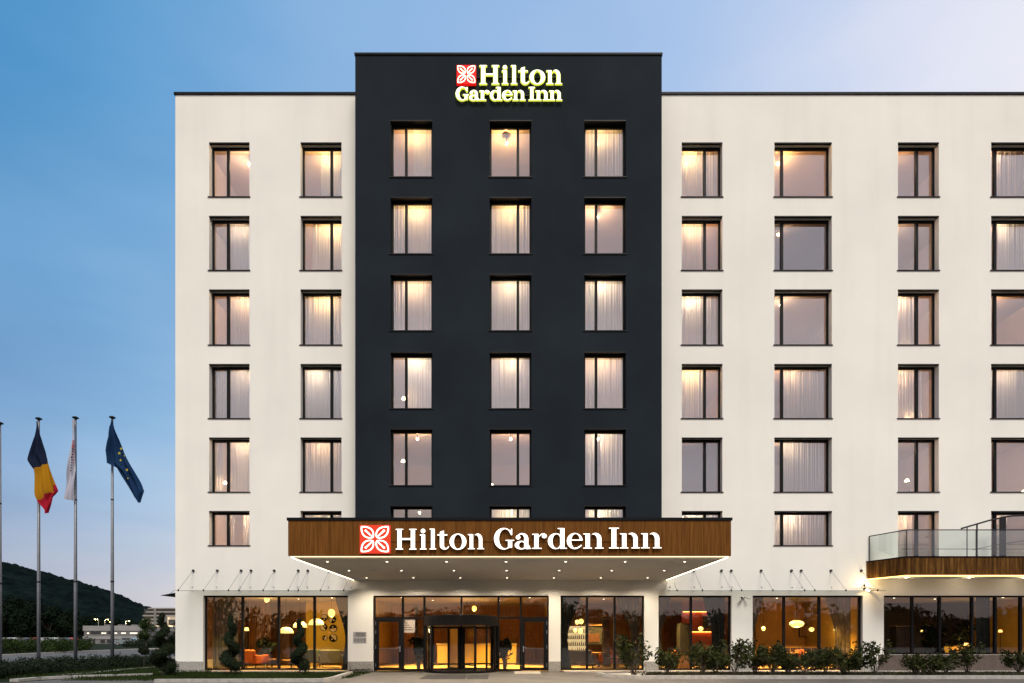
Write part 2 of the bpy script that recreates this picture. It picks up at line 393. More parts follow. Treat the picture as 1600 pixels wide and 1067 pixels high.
def tree(name, label, x, y, h, r, trunk_h, m, group=None, n=2500, leaf=.18, seed=0, z0=0):
    random.seed(seed*13+5)
    t = thing(name, label, 'tree', (x, y, z0), 0, group)
    tk = MB(); tk.tube([(0, 0, -.1), (.05, 0, trunk_h*.6), (0, .05, trunk_h), (0, 0, h*.75)], [r*.09, r*.07, r*.055, r*.015], 7)
    cs = []
    for k in range(16):
        a = random.random()*6.28; q = random.random()**.5*r*.75; z = trunk_h+(h-trunk_h)*random.random()
        sc = math.sin(max(.12, (z-trunk_h)/(h-trunk_h))*math.pi)**.6
        cs.append(((math.cos(a)*q*sc, math.sin(a)*q*sc, z), r*(.26+.22*random.random())))
        if k < 7: tk.tube([(0, 0, trunk_h*.8), (math.cos(a)*q*.5*sc, math.sin(a)*q*.5*sc, (trunk_h+z)/2), (math.cos(a)*q*sc, math.sin(a)*q*sc, z)], [r*.04, r*.028, r*.01], 5)
    tk.build('trunk', M_BARK, t)
    c = MB(); leaf_cloud(c, cs, n, leaf); c.build('crown', m, t)
    return t

# ================================================================== HOTEL
H = thing('hotel_building', 'large white hotel with dark central tower, lit windows and wooden entrance canopy', 'building')
XL, XR = PX(274), 26.0
ZTOP = PZ(149)
YD = -1.08; DD = D0+YD
TX0, TX1 = PX(555, DD), PX(1034, DD); TZ = PZ(87, DD)
ROWT = [PZ(223.5)-k*3.227 for k in range(6)]
ROWH = [2.38]*5+[1.5]
colsW = {'A': (326.8, 389.8, 352), 'B': (469.7, 533.6, 515.3), 'C': (1065.3, 1128.7, 1104.3), 'D': (1210, 1299.7, 1226), 'E': (1403, 1467, 1439), 'F': (1548.7, 1639, 1562.5)}
colsD = {'G': (610, 675.5, 633), 'H': (765, 830.4, 809.3), 'I': (913, 978, 932.8)}
TERR = 4.80
wins = []
for c, (a, b, m_) in colsW.items():
    for r in range(6):
        zt = ROWT[r]; zb = zt-ROWH[r]
        if c in 'EF' and r == 5: zb = TERR+.06
        wins.append((c, r, PX(a), PX(b), zt, zb, PX(m_), 0.))
for c, (a, b, m_) in colsD.items():
    for r in range(6):
        wins.append((c, r, PX(a, DD), PX(b, DD), ROWT[r], ROWT[r]-ROWH[r], PX(m_, DD), YD))
GT = PZ(929.6)
shops = [(PX(317.5), PX(543.5), 0., GT), (PX(583), PX(857.6), 0., GT), (PX(876), PX(1007), 0., GT), (PX(1029), PX(1143), 0., GT), (PX(1176), PX(1348), 0., GT), (PX(1381), 25.2, .74, GT)]
def sheet_wall(mb, x0, x1, z0, z1, y, holes, depth, cell=2.5):
    xs = sorted(set([x0, x1]+[h[0] for h in holes]+[h[1] for h in holes])); zs = sorted(set([z0, z1]+[h[2] for h in holes]+[h[3] for h in holes]))
    xs = [x for x in xs if x0 <= x <= x1]; zs = [z for z in zs if z0 <= z <= z1]
    for i in range(len(xs)-1):
        for j in range(len(zs)-1):
            cx, cz = (xs[i]+xs[i+1])/2, (zs[j]+zs[j+1])/2
            if any(h[0] < cx < h[1] and h[2] < cz < h[3] for h in holes): continue
            mb.quad((xs[i], y, zs[j]), (xs[i+1], y, zs[j]), (xs[i+1], y, zs[j+1]), (xs[i], y, zs[j+1]))
    for h in holes:
        a, b, c, d = h[:4]; e = y+depth
        mb.quad((a, y, c), (a, y, d), (a, e, d), (a, e, c)); mb.quad((b, y, c), (b, e, c), (b, e, d), (b, y, d))
        mb.quad((a, y, d), (b, y, d), (b, e, d), (a, e, d)); mb.quad((a, y, c), (a, e, c), (b, e, c), (b, y, c))
wb = MB()
holes = [(w_[2], w_[3], w_[5], w_[4]) for w_ in wins if w_[7] == 0]+shops
# tower area of the white wall stays open behind the tower
holes_w = holes
sheet_wall(wb, XL, XR, 0, ZTOP, 0, holes_w+[(TX0+.02, TX1-.02, 5.3, ZTOP-.02)], .30)
wb.quad((XL, 0, 0), (XL, 0, ZTOP), (XL, 17, ZTOP), (XL, 17, 0)); wb.quad((XR, 0, 0), (XR, 17, 0), (XR, 17, ZTOP), (XR, 0, ZTOP))
wb.quad((XL, 17, 0), (XL, 17, ZTOP), (XR, 17, ZTOP), (XR, 17, 0))
wb.build('wall', M_WHITE, H)
rf = MB(); rf.quad((XL, .02, ZTOP-.06), (XR, .02, ZTOP-.06), (XR, 17, ZTOP-.06), (XL, 17, ZTOP-.06)); rf.build('roof', M_TRIM, H)
tr = MB(); tr.box(XL-.05, TX0+.01, -.05, .35, ZTOP, ZTOP+.09); tr.box(XL-.05, XL+.35, .35, 17, ZTOP, ZTOP+.09); tr.build('roof_coping', M_TRIM, H)
tr = MB(); tr.box(TX1-.01, XR+.05, -.05, .35, ZTOP, ZTOP+.09); tr.build('roof_coping', M_TRIM, H)
tw = MB(); holes_d = [(w_[2], w_[3], w_[5], w_[4]) for w_ in wins if w_[7] != 0]
sheet_wall(tw, TX0, TX1, 5.30, TZ, YD, holes_d, .30)
tw.quad((TX0, YD, 5.3), (TX0, YD, TZ), (TX0, 12, TZ), (TX0, 12, 5.3)); tw.quad((TX1, YD, 5.3), (TX1, 12, 5.3), (TX1, 12, TZ), (TX1, YD, TZ))
tw.quad((TX0, YD, TZ), (TX1, YD, TZ), (TX1, 12, TZ), (TX0, 12, TZ)); tw.quad((TX0, YD, 5.3), (TX0, .3, 5.3), (TX1, .3, 5.3), (TX1, YD, 5.3)); tw.quad((TX0, 12, ZTOP), (TX0, 12, TZ), (TX1, 12, TZ), (TX1, 12, ZTOP))
tw.build('tower_block', M_DARK, H)
tr = MB(); tr.box(TX0-.03, TX1+.03, YD-.04, YD+.3, TZ+.002, TZ+.08); tr.build('tower_coping', M_TRIM, H)
# granite plinth on the piers
pl = MB()
for a, b in ((XL-.02, shops[0][0]), (shops[0][1], shops[1][0]), (shops[1][1], shops[2][0]), (shops[2][1], shops[3][0]), (shops[3][1], shops[4][0])):
    pl = MB(); pl.box(a+.002, b-.002, -.02, .28, 0, .44)
    if a < XL: pl.box(XL-.02, XL+.3, .28, 17, 0, .44)
    pl.build('stone_plinth', M_STONE, H)
M_BRN = mat('brown_plinth_panel', (.10, .075, .062), .6, noise_s=4, noise_a=.2)
pl = MB(); pl.box(PX(1372), XR, -.022, .2, 0, .735); pl.build('brown_plinth', M_BRN, H)
pl = MB(); pl.box(PX(1348)+.002, PX(1372)-.002, -.02, .28, 0, .44); pl.build('stone_plinth', M_STONE, H)

# interior of the guest floors
iw = MB(); fl = MB()
for k, zt in enumerate(ROWT):
    fl.box(XL+.1, TX0, .34, 7, zt+.28, zt+.55); fl.box(TX1, XR-.1, .34, 7, zt+.28, zt+.55); fl.box(TX0+.02, TX1-.02, YD+.34, 7, zt+.28, zt+.55)
fl.box(XL+.1, XR-.1, .34, 12, 4.1, 4.35)
fl.build('floor_slabs', M_INT, H)
colx = sorted([PX(a) for a in (310, 430, 1050, 1170, 1355, 1510, 1660)]+[TX0+.1, PX(720, DD), PX(875, DD), TX1-.1])
for x in colx:
    iw.box(x-.08, x+.08, (.34 if not (TX0 < x < TX1) else YD+.34), 5.2, 4.35, ROWT[0]+.28)
iw.box(XL+.1, XR-.1, 5.0, 5.15, 4.35, ROWT[0]+.28)
iw.build('room_walls', M_INT, H)

M_LAMPG = emit('ceiling_lamp_glow', (1, .78, .42), 22)
M_LAMPD = emit('desk_lamp_glow', (1, .80, .5), 10)
M_ROLL = mat('blind_box', (.22, .13, .07), .6)
# (curtain spans in window fractions, lamp power, lamp x fraction)
ST = {
 'A1': ([], 55, .72), 'A2': ([(.38, 1)], 24, .6), 'A3': ([(.35, 1)], 40, .68), 'A4': ([(0, 1)], 20, .7), 'A5': ([(.38, 1), (0, .2)], 38, .68), 'A6': ([(.72, 1), (.36, .5)], 45, .72),
 'B1': ([(.4, 1)], 75, .55), 'B2': ([(.2, 1)], 80, .65), 'B3': ([(0, 1)], 60, .5), 'B4': ([(0, 1)], 34, .25), 'B5': ([(0, 1)], 34, .4), 'B6': ([(0, 1)], 60, .5),
 'G1': ([(.5, 1)], 60, .56), 'G2': ([(0, 1)], 62, .58), 'G3': ([(0, 1)], 50, .55), 'G4': ([(.3, 1)], 46, .55), 'G5': ([], 40, .55), 'G6': ([], 26, .6),
 'H1': ([], 60, .4), 'H2': ([(0, 1)], 58, .5), 'H3': ([(0, 1)], 50, .48), 'H4': ([(0, 1)], 44, .5), 'H5': ([], 48, .5), 'H6': ([(0, 1)], 40, .5),
 'I1': ([(0, 1)], 56, .42), 'I2': ([], 55, .4), 'I3': ([(0, 1)], 50, .45), 'I4': ([(0, 1)], 50, .45), 'I5': ([(0, .3), (.42, 1)], 46, .42), 'I6': ([(0, .3), (.3, 1)], 45, .4),
 'C1': ([(0, 1)], 75, .3), 'C2': ([(0, .7)], 50, .4), 'C3': ([(0, 1)], 50, .35), 'C4': ([(0, .7)], 60, .3), 'C5': ([], 7, .1), 'C6': ([(0, 1)], 50, .4),
 'D1': ([], 70, .26), 'D2': ([], 9, .26), 'D3': ([], 34, .3), 'D4': ([(.2, 1)], 30, .4), 'D5': ([(.2, 1)], 26, .35), 'D6': ([(0, 1)], 48, .35),
 'E1': ([], 45, .1), 'E2': ([], 38, .1), 'E3': ([(0, .62)], 45, .2), 'E4': ([(0, .8)], 42, .2), 'E5': ([(0, .15)], 34, .2), 'E6': ([(0, .55)], 48, .3),
 'F1': ([(0, .14), (.2, .8)], 50, .12), 'F2': ([(0, .14), (.3, .8)], 38, .3), 'F3': ([], 40, .3), 'F4': ([(0, .9)], 30, .4), 'F5': ([(0, .1)], 30, .1), 'F6': ([(.2, .45)], 16, .5)}
def fold_sheet(x0, x1, z0, z1, y, amp, wl, seed, nz=8, taper=None):
    rnd = random.Random(seed); n = max(8, int((x1-x0)/wl*7)); mb = MB(); ph = rnd.random()*6
    for j in range(nz+1):
        z = z1+(z0-z1)*j/nz; t = j/nz
        for i in range(n+1):
            u = i/n; x = x0+(x1-x0)*u
            if taper: x = taper(u, t, x0, x1)
            q = (x0+(x1-x0)*u)/wl*6.283
            yy = y+amp*(math.sin(q+ph+1.1*math.sin(q*.31+seed))*.7+.5*math.sin(q*.53+seed*2))*(.65+.45*t)
            mb.v.append((x, yy, z))
    for j in range(nz):
        for i in range(n):
            a = j*(n+1)+i; mb.f.append((a, a+1, a+n+2, a+n+1)); mb.mi.append(0)
    return mb
for wi, (c, r, x0, x1, zt, zb, xm, yp) in enumerate(wins):
    key = c+str(r+1); spans, pw, lf = ST[key]
    fy = yp+.26; f = MB(); th = .075; mw = .055
    f.box(x0, x0+th, fy, fy+.08, zb, zt); f.box(x1-th, x1, fy, fy+.08, zb, zt)
    f.box(x0+th, x1-th, fy, fy+.08, zt-.10, zt); f.box(x0+th, x1-th, fy, fy+.08, zb, zb+.05)
    f.box(xm-mw, xm+mw, fy-.02, fy+.07, zb+.05, zt-.10)
    W = f.build('window', M_FRAME, H)
    for a, b in ((x0+th, xm-mw), (xm+mw, x1-th)):
        p = MB(); p.quad((a, fy+.04, zb+.05), (b, fy+.04, zb+.05), (b, fy+.04, zt-.1), (a, fy+.04, zt-.1)); p.build('pane', M_PANE, W)
    s_ = MB(); s_.box(x0-.05, x1+.04, yp-.035, fy, zb-.035, zb+.004); s_.build('sill', M_SILL, W)
    hd = MB(); hd.box(x0-.005, x1+.005, yp-.006, yp+.10, zt-.035, zt+.01); hd.build('head_shade_strip', M_SILL, W)  # dark strip painting in the shaded, dark line at the recess top
    for k, (a, b) in enumerate(spans):
        ca, cb = x0+(x1-x0)*a-.05*(a == 0), x0+(x1-x0)*b+.05*(b == 1)
        fold_sheet(ca, cb, zb-.1, zt+.15, fy+.24, .035, .115, wi*7+k).build('sheer_curtain', M_SHEER, W, smooth=True)
    lx = x0+(x1-x0)*lf; ly = fy+.78; lz = zt-.06
    lm = MB(); lm.lathe([(.025, .30), (.025, .04), (.05, .03)], (lx, ly, lz), 10); lm.lathe([(.02, .04), (.05, .02), (.055, -.02), (.03, -.055), (.01, -.06)], (lx, ly, lz), 12, m=1)
    lm.build('ceiling_lamp', [M_STEEL, M_LAMPG], W, smooth=True)
    point(W, (lx, ly, lz-.12), pw*1.25, (1, .68+.08*math.sin(wi*2.3), .40+.10*math.sin(wi*2.3)) if pw < 56 else (1, .62, .24), .04)
    if key in ('E5', 'E4', 'E3', 'F5', 'A1', 'A5', 'D3', 'G4', 'G5', 'H5', 'B2', 'D1'):
        bx_ = {'E5': .62, 'E4': .62, 'E3': .5, 'F5': .92, 'A1': .6, 'A5': .22, 'D3': .9, 'G4': .3, 'G5': .28, 'H5': .1, 'B2': .12, 'D1': .85}[key]
        zz = {'E5': .75, 'E4': .4, 'G5': 1.3, 'G4': .8, 'A5': .65}.get(key, .25)
        xl = x0+(x1-x0)*bx_
        dl = MB(); dl.tube([(xl, fy+.62, zb-.2), (xl, fy+.62, zb+zz-.05), (xl-.12, fy+.6, zb+zz)], .012, 6)
        dl.lathe([(.05, .05), (.10, -.05), (.02, -.05)], (xl-.12, fy+.6, zb+zz), 12, m=1); dl.build('desk_lamp', [M_DSTEEL, M_LAMPD], W)
        point(W, (xl-.12, fy+.6, zb+zz-.1), 14, (1, .6, .25), .04)

# ---------------------------------------------------------------- entrance canopy
CY0 = -7.14; CD = D0+CY0
cx0, cx1 = PX(450, CD), PX(1142.5, CD); cz0, cz1 = PZ(870, CD), PZ(808, CD)
fa = MB(); npan = 10; seam0 = PX(515.6, CD)
edges = [cx0]+[seam0+k*1.41 for k in range(9)]+[cx1]
for a, b in zip(edges[:-1], edges[1:]):
    fa.box(a+.004, b-.004, CY0, CY0+.05, cz0+.05, cz1-.09)
for sx, s in ((cx0, 1), (cx1, -1)):
    ys = [CY0+.052+k*1.4 for k in range(5)]+[-.01]
    for a, b in zip(ys[:-1], ys[1:]): fa.box(min(sx, sx+s*.05), max(sx, sx+s*.05), a+.004, b-.004, cz0+.05, cz1-.09)
CAN = fa.build('entrance_canopy', M_WOOD, H)
b = MB(); b.box(cx0+.06, cx1-.06, CY0+.055, -.012, cz0+.045, cz1-.03); b.build('canopy_core', M_TRIM, CAN)
b = MB(); b.box(cx0-.03, cx1+.03, CY0-.03, -.012, cz1-.088, cz1); b.build('canopy_edge', M_TRIM, CAN)
b = MB(); b.box(cx0+.14, cx1-.14, CY0+.14, -.012, cz0-.005, cz0+.04); b.build('soffit', M_SOFFIT, CAN)
M_LED = emit('led_strip', (1, .78, .42), 2.2)
M_LEDS = emit('led_strip_side', (1, .80, .50), 7)
b = MB(); b.box(cx0+.05, cx1-.05, CY0+.055, CY0+.085, cz0+.022, cz0+.044); b.build('light_strip', M_LED, CAN)
for a, q in ((cx0+.06, cx0+.095), (cx1-.095, cx1-.06)):
    b = MB(); b.box(a, q, CY0+.14, -.05, cz0+.0, cz0+.044); b.build('light_strip', M_LEDS, CAN)
M_DOWN = emit('downlight_glow', (1, .86, .62), 9)
for yy in (-6.2, -3.7, -1.1):
    for k in range(7):
        x = -6.05+k*1.965
        b = MB(); b.lathe([(.06, .0), (.06, -.010), (.045, -.010)], (x, yy, cz0-.005), 14); b.lathe([(.038, -.008), (.038, -.012)], (x, yy, cz0-.005), 14, m=1)
        dl = b.build('downlight', [M_SOFFIT, M_DOWN], CAN)
        ld = bpy.data.lights.new('downlight_beam', 'SPOT'); ld.energy = 230; ld.color = (1, .84, .64); ld.spot_size = R(150); ld.spot_blend = .8; ld.shadow_soft_size = .05
        o = bpy.data.objects.new('downlight_beam', ld); COL.objects.link(o); o.parent = dl; o.location = (x, yy, cz0-.04)
# small soffit vents
for (px, py) in ((584, 890), (1000, 890), (1050, 876), (752, 890)):
    d = (4.0-EYE)*F/(CY-py); b = MB(); b.box(PX(px, d)-.12, PX(px, d)+.12, d-D0-.05, d-D0+.05, cz0-.012, cz0-.006); b.build('soffit_vent', M_STEEL, CAN)

# ---------------------------------------------------------------- lettering by distance fields
def grid(wd, h=1.05, st=.022, lo=-.05):
    xs = np.arange(-.04, wd+.05, st); ys = np.arange(lo, h+.02, st); return np.meshgrid(xs, ys)
def B(X, Y, x0, x1, y0, y1):
    dx = np.maximum(x0-X, X-x1); dy = np.maximum(y0-Y, Y-y1); return np.maximum(dx, dy)
def E(X, Y, cx, cy, rx, ry):
    k = np.sqrt(((X-cx)/rx)**2+((Y-cy)/ry)**2); return (k-1)*min(rx, ry)
U = np.minimum; I_ = np.maximum
def ring(X, Y, o, i): return I_(E(X, Y, *o), -E(X, Y, *i))
def slant(X, Y, a, b, c): return (a*X+b*Y-c)/math.hypot(a, b)
SF = .06
def serif(X, Y, x0, x1, y0, y1, br=.035):
    return B(X, Y, x0, x1, y0, y1)
def glyph(ch):
    XH = .75
    if ch == 'H':
        w_ = 1.0; X, Y = grid(w_); d = B(X, Y, .08, .29, 0, 1); d = U(d, B(X, Y, .71, .92, 0, 1)); d = U(d, B(X, Y, .2, .8, .46, .56))
        for a in (0, .63):
            d = U(d, B(X, Y, a, a+.37, 0, SF)); d = U(d, B(X, Y, a, a+.37, 1-SF, 1))
    elif ch == 'I':
        w_ = .5; X, Y = grid(w_); d = B(X, Y, .13, .37, 0, 1); d = U(d, B(X, Y, 0, .5, 0, SF)); d = U(d, B(X, Y, 0, .5, 1-SF, 1))
    elif ch == 'i':
        w_ = .36; X, Y = grid(w_); d = B(X, Y, .08, .28, 0, XH-.02); d = U(d, B(X, Y, 0, .36, 0, SF)); d = U(d, B(X, Y, 0, .28, XH-.09, XH-.02)); d = U(d, E(X, Y, .17, .885, .12, .115))
    elif ch == 'l':
        w_ = .36; X, Y = grid(w_); d = B(X, Y, .08, .28, 0, 1); d = U(d, B(X, Y, 0, .36, 0, SF)); d = U(d, B(X, Y, 0, .28, 1-SF, 1))
    elif ch == 't':
        w_ = .58; X, Y = grid(w_); d = B(X, Y, .13, .34, .14, .92); d = I_(d, slant(X, Y, -.35, 1, .80))
        d = U(d, B(X, Y, 0, .5, XH-.09, XH-.02)); hk = ring(X, Y, (.36, .20, .23, .21), (.43, .23, .10, .15)); hk = I_(hk, Y-.17); d = U(d, hk); d = U(d, B(X, Y, .13, .34, .14, .3))
    elif ch == 'o':
        w_ = .82; X, Y = grid(w_); d = ring(X, Y, (.41, .37, .41, .39), (.41, .37, .19, .325))
    elif ch == 'n':
        w_ = .98; X, Y = grid(w_); d = B(X, Y, .11, .33, 0, XH-.02); d = U(d, B(X, Y, 0, .33, XH-.08, XH-.02)); d = U(d, B(X, Y, 0, .43, 0, SF)); d = U(d, B(X, Y, .55, .98, 0, SF))
        d = U(d, B(X, Y, .65, .87, 0, .5)); ar = ring(X, Y, (.59, .47, .28, .29), (.48, .42, .175, .25)); ar = I_(ar, .47-Y); ar = I_(ar, .33-X); d = U(d, ar)
    elif ch == 'G':
        w_ = .97; X, Y = grid(w_); d = ring(X, Y, (.47, .5, .47, .52), (.53, .5, .28, .445)); d = I_(d, -B(X, Y, .6, 1.1, .40, .70)); d = I_(d, -B(X, Y, .87, 1.1, -.1, 1.1))
        d = U(d, B(X, Y, .80, .87, .66, .99)); d = U(d, B(X, Y, .66, .87, .06, .44)); d = U(d, B(X, Y, .54, .97, .39, .45))
    elif ch == 'a':
        w_ = .82; X, Y = grid(w_); d = B(X, Y, .46, .68, .1, .52); ar = ring(X, Y, (.38, .49, .30, .28), (.32, .47, .15, .22)); ar = I_(ar, .49-Y); d = U(d, ar); d = U(d, E(X, Y, .175, .56, .12, .11))
        bw = ring(X, Y, (.33, .19, .33, .21), (.36, .19, .14, .145)); bw = I_(bw, X-.6); d = U(d, bw); d = U(d, E(X, Y, .62, .1, .14, .11)); d = U(d, B(X, Y, .62, .82, 0, SF))
    elif ch == 'r':
        w_ = .74; X, Y = grid(w_); d = B(X, Y, .11, .33, 0, XH-.02); d = U(d, B(X, Y, 0, .33, XH-.08, XH-.02)); d = U(d, B(X, Y, 0, .48, 0, SF)); d = U(d, E(X, Y, .60, .62, .13, .115))
        ar = ring(X, Y, (.56, .48, .24, .28), (.56, .44, .22, .25)); ar = I_(ar, .5-Y); ar = I_(ar, X-.62); ar = I_(ar, .3-X); d = U(d, ar)
    elif ch == 'd':
        w_ = .92; X, Y = grid(w_); d = ring(X, Y, (.38, .37, .38, .385), (.42, .37, .19, .32)); d = I_(d, X-.62); d = U(d, B(X, Y, .58, .80, 0, 1)); d = U(d, B(X, Y, .46, .8, 1-SF, 1)); d = U(d, B(X, Y, .6, .92, 0, SF))
    elif ch == 'e':
        w_ = .78; X, Y = grid(w_); d = ring(X, Y, (.39, .37, .39, .39), (.43, .37, .205, .325)); d = I_(d, -I_(B(X, Y, .45, 1.1, .12, .39), slant(X, Y, .55, -1, .42-.30)*-1-10)); d = U(d, B(X, Y, .18, .77, .385, .445)); d = I_(d, -I_(I_(.4-X, Y-.385), slant(X, Y, .6, -1, .5-.42)*-1*1.0)) if False else d
        tl = ring(X, Y, (.42, .30, .35, .30), (.45, .33, .25, .26)); tl = I_(tl, Y-.2); tl = I_(tl, .4-X); d = U(d, tl)
    return w_, X, Y, d
def field_mesh(mb, X, Y, d, fx, fz, y_front, y_back, m_face=0, m_side=1):
    """fill the inside (d<0) of a field; fx, fz map field units to metres"""
    ny, nx = d.shape; idx = {}; tris = []
    d = np.where(np.abs(d) < 1e-5, -1e-5, d)
    def vid(key, p):
        if key not in idx:
            idx[key] = len(mb.v); mb.v.append((fx(p[0]), y_front, fz(p[1])))
        return idx[key]
    edges_ = {}
    for j in range(ny-1):
        for i in range(nx-1):
            c = ((j, i), (j, i+1), (j+1, i+1), (j+1, i)); vals = [d[a] for a in c]
            if min(vals) >= 0: continue
            poly = []
            for k in range(4):
                a, b_ = c[k], c[(k+1) % 4]; va, vb = vals[k], vals[(k+1) % 4]
                if va < 0: poly.append(vid(a, (X[a], Y[a])))
                if (va < 0) != (vb < 0):
                    t = va/(va-vb); key = (min(a, b_), max(a, b_)); poly.append(vid(key, (X[a]+(X[b_]-X[a])*t, Y[a]+(Y[b_]-Y[a])*t)))
            if len(poly) > 2:
                mb.f.append(tuple(poly)); mb.mi.append(m_face)
                for k in range(len(poly)): edges_[(poly[k], poly[(k+1) % len(poly)])] = 1
    back = {}
    for (a, b_) in edges_:
        if (b_, a) in edges_: continue
        for q in (a, b_):
            if q not in back: back[q] = len(mb.v); mb.v.append((mb.v[q][0], y_back, mb.v[q][2]))
        mb.f.append((b_, a, back[a], back[b_])); mb.mi.append(m_side)
GC = {}
def letter(ch, x0, x1, zb, cap, yf, yb, mats, parent, bold=0.):
    if ch not in GC: GC[ch] = glyph(ch)
    w_, X, Y, d = GC[ch]; mb = MB()
    field_mesh(mb, X, Y, d-bold, lambda u: x0+(x1-x0)*u/w_, lambda v_: zb+cap*v_, yf, yb)
    return mb.build('letter', mats, parent)
def emblem_field(n=90):
    xs = np.linspace(0, 1, n); X, Y = np.meshgrid(xs, xs); d = np.full_like(X, 9.)
    for sx, sy in ((1, 1), (1, -1), (-1, 1), (-1, -1)):
        # local axis along the diagonal, from centre to corner
        u = ((X-.5)*sx+(Y-.5)*sy)/math.sqrt(2); v_ = ((X-.5)*sx-(Y-.5)*sy)/math.sqrt(2)
        def petal(u0, u1, wd):
            t = np.clip((u-u0)/(u1-u0), 0, 1); half = wd*(np.sin(np.pi*t**.9))**.75
            return I_(I_(u0-u, u-u1), np.abs(v_)-half)
        o = petal(.07, .63, .185); i = petal(.115, .575, .138)
        vein = I_(np.abs(v_)-.016-.012*np.clip((u-.1)/.3, 0, 1), I_(.10-u, u-.42)); vein = U(vein, np.sqrt((u-.42)**2+v_**2)-.035)
        d = U(d, I_(o, -i)); d = U(d, vein)
    return X, Y, d
M_LETF = emit('letter_face', (1, .93, .80), 2.0)
M_LETS = mat('letter_side', (.45, .36, .24), .5)
M_REDL = mat('emblem_red', (.35, .02, .01), .6, emis=(1, .075, .03), es=.55, spec=.1)
M_HALF = emit('roof_letter_face', (1, 1, .72), 1.7)
M_HALS = mat('roof_letter_edge', (.3, .35, .03), .6, emis=(.85, .90, .10), es=.8, spec=.1)
M_RED2 = mat('roof_emblem_red', (.3, .01, .01), .6, emis=(1, .01, .01), es=.7, spec=.1)
def emblem(x0, x1, z0, z1, yb, t, mr, mf, ms, par):
    b = MB(); b.box(x0, x1, yb-t, yb, z0, z1); o = b.build('emblem', mr, par, bevel=.01)
    X, Y, d = emblem_field(); mb = MB(); field_mesh(mb, X, Y, d, lambda u: x0+(x1-x0)*u, lambda v_: z0+(z1-z0)*v_, yb-t-.012, yb-t+.004)
    mb.build('leaf_mark', [mf, ms], o); return o
S1 = thing('canopy_sign', 'illuminated white serif hotel name with red four-leaf emblem on the wooden canopy', 'sign', (0, CY0, 0))
def loc_y(o): o.location = (0, -CY0, 0)
CAP = .655
P1 = [('H', 618.1, 651.5), ('i', 655.8, 667.1), ('l', 670.9, 682.1), ('t', 682.9, 702), ('o', 702.3, 729.1), ('n', 730.8, 756.8),
      ('G', 771.7, 803.8), ('a', 803.9, 830.2), ('r', 831, 855), ('d', 855.8, 886.1), ('e', 885.4, 910.6), ('n', 910.9, 943.5), ('I', 950.9, 967.3), ('n', 968, 1000), ('n', 1001, 1033.9)]
ds = D0+CY0-.08
for ch, a, b_ in P1:
    yb = 858.2-(a-618)*.0053
    o = letter(ch, PX(a, ds), PX(b_, ds), PZ(yb, ds), CAP, -.10, -.02, [M_LETF, M_LETS], S1, -.010)
emblem(PX(562, ds), PX(610, ds), PZ(864, ds), PZ(819.5, ds), -.02, .08, M_REDL, M_LETF, M_LETF, S1)
b = MB()
b.box(PX(562, ds)+.1, PX(1030, ds), -.02, -.0015, PZ(845, ds), PZ(843.5, ds)); b.build('mounting_rail', M_WOOD, S1)
S2 = thing('tower_sign', 'glowing yellow-edged hotel name with red emblem high on the dark tower', 'sign', (0, YD, 0))
k2 = 8.42; dt = DD-.12
def TXp(u): return PX(700+u/k2, dt)
def TZp(v_): return PZ(95+v_/k2, dt)
for ch, a, b_ in (('H', 415, 672), ('i', 710, 793), ('l', 829, 910), ('t', 927, 1068), ('o', 1072, 1278), ('n', 1295, 1500)):
    letter(ch, TXp(a), TXp(b_), TZp(313), TZp(62)-TZp(313), -.13, -.10, [M_HALF, M_HALS], S2, -.012)
    letter(ch, TXp(a), TXp(b_), TZp(313), TZp(62)-TZp(313), -.099, -.075, [M_HALS, M_HALS], S2, .020).name = 'letter_backing'
for ch, a, b_ in (('G', 102, 274), ('a', 278, 414), ('r', 414, 546), ('d', 552, 712), ('e', 712, 848), ('n', 852, 1018), ('I', 1062, 1143), ('n', 1150, 1328), ('n', 1332, 1500)):
    letter(ch, TXp(a), TXp(b_), TZp(524), TZp(350)-TZp(524), -.13, -.10, [M_HALF, M_HALS], S2, -.006)
    letter(ch, TXp(a), TXp(b_), TZp(524), TZp(350)-TZp(524), -.099, -.075, [M_HALS, M_HALS], S2, .028).name = 'letter_backing'
emblem(TXp(112), TXp(370), TZp(312), TZp(62), -.03, .10, M_RED2, M_HALF, M_HALF, S2)
b = MB(); b.box(TXp(140), TXp(1480), -.05, -.002, TZp(206), TZp(200)); b.box(TXp(140), TXp(1480), -.05, -.002, TZp(446), TZp(440)); b.build('mounting_rail', M_TRIM, S2)
# halo lamps hidden in the real sign's cans: light the wall behind the letters
for xx_ in (480, 700, 900, 1100, 1400):
    point(S2, (TXp(xx_), -.035, TZp(190)), .8, (.85, .95, .12), .02)
for xx_ in (180, 480, 780, 1100, 1400):
    point(S2, (TXp(xx_), -.035, TZp(430)), .8, (.85, .95, .12), .02)

# ---------------------------------------------------------------- ground floor glazing
def shopfront(x0, x1, z0, z1, mull, y=.14, left=0.):
    f = MB(); a = .06
    f.box(x0, x0+a, y, y+.1, z0, z1); f.box(x1-a, x1, y, y+.1, z0, z1); f.box(x0+a, x1-a, y, y+.1, z1-.07, z1); f.box(x0+a, x1-a, y, y+.1, z0, z0+.07)
    es = [x0+a]
    for m_ in mull:
        f.box(m_-.045, m_+.045, y-.01, y+.11, z0+.07, z1-.07); es += [m_-.045, m_+.045]
    es.append(x1-a); o = f.build('shop_window', M_FRAME, H)
    for k in range(0, len(es), 2):
        p = MB(); p.quad((es[k], y+.05, z0+.07), (es[k+1], y+.05, z0+.07), (es[k+1], y+.05, z1-.07), (es[k], y+.05, z1-.07)); p.build('pane', M_SHOP, o)
    return o
shopfront(PX(317.5), PX(543.5), .06, GT, [PX(376.5), PX(433.3), PX(489.3)])
shopfront(PX(876), PX(1007), .06, GT, [PX(918), PX(961.5)])
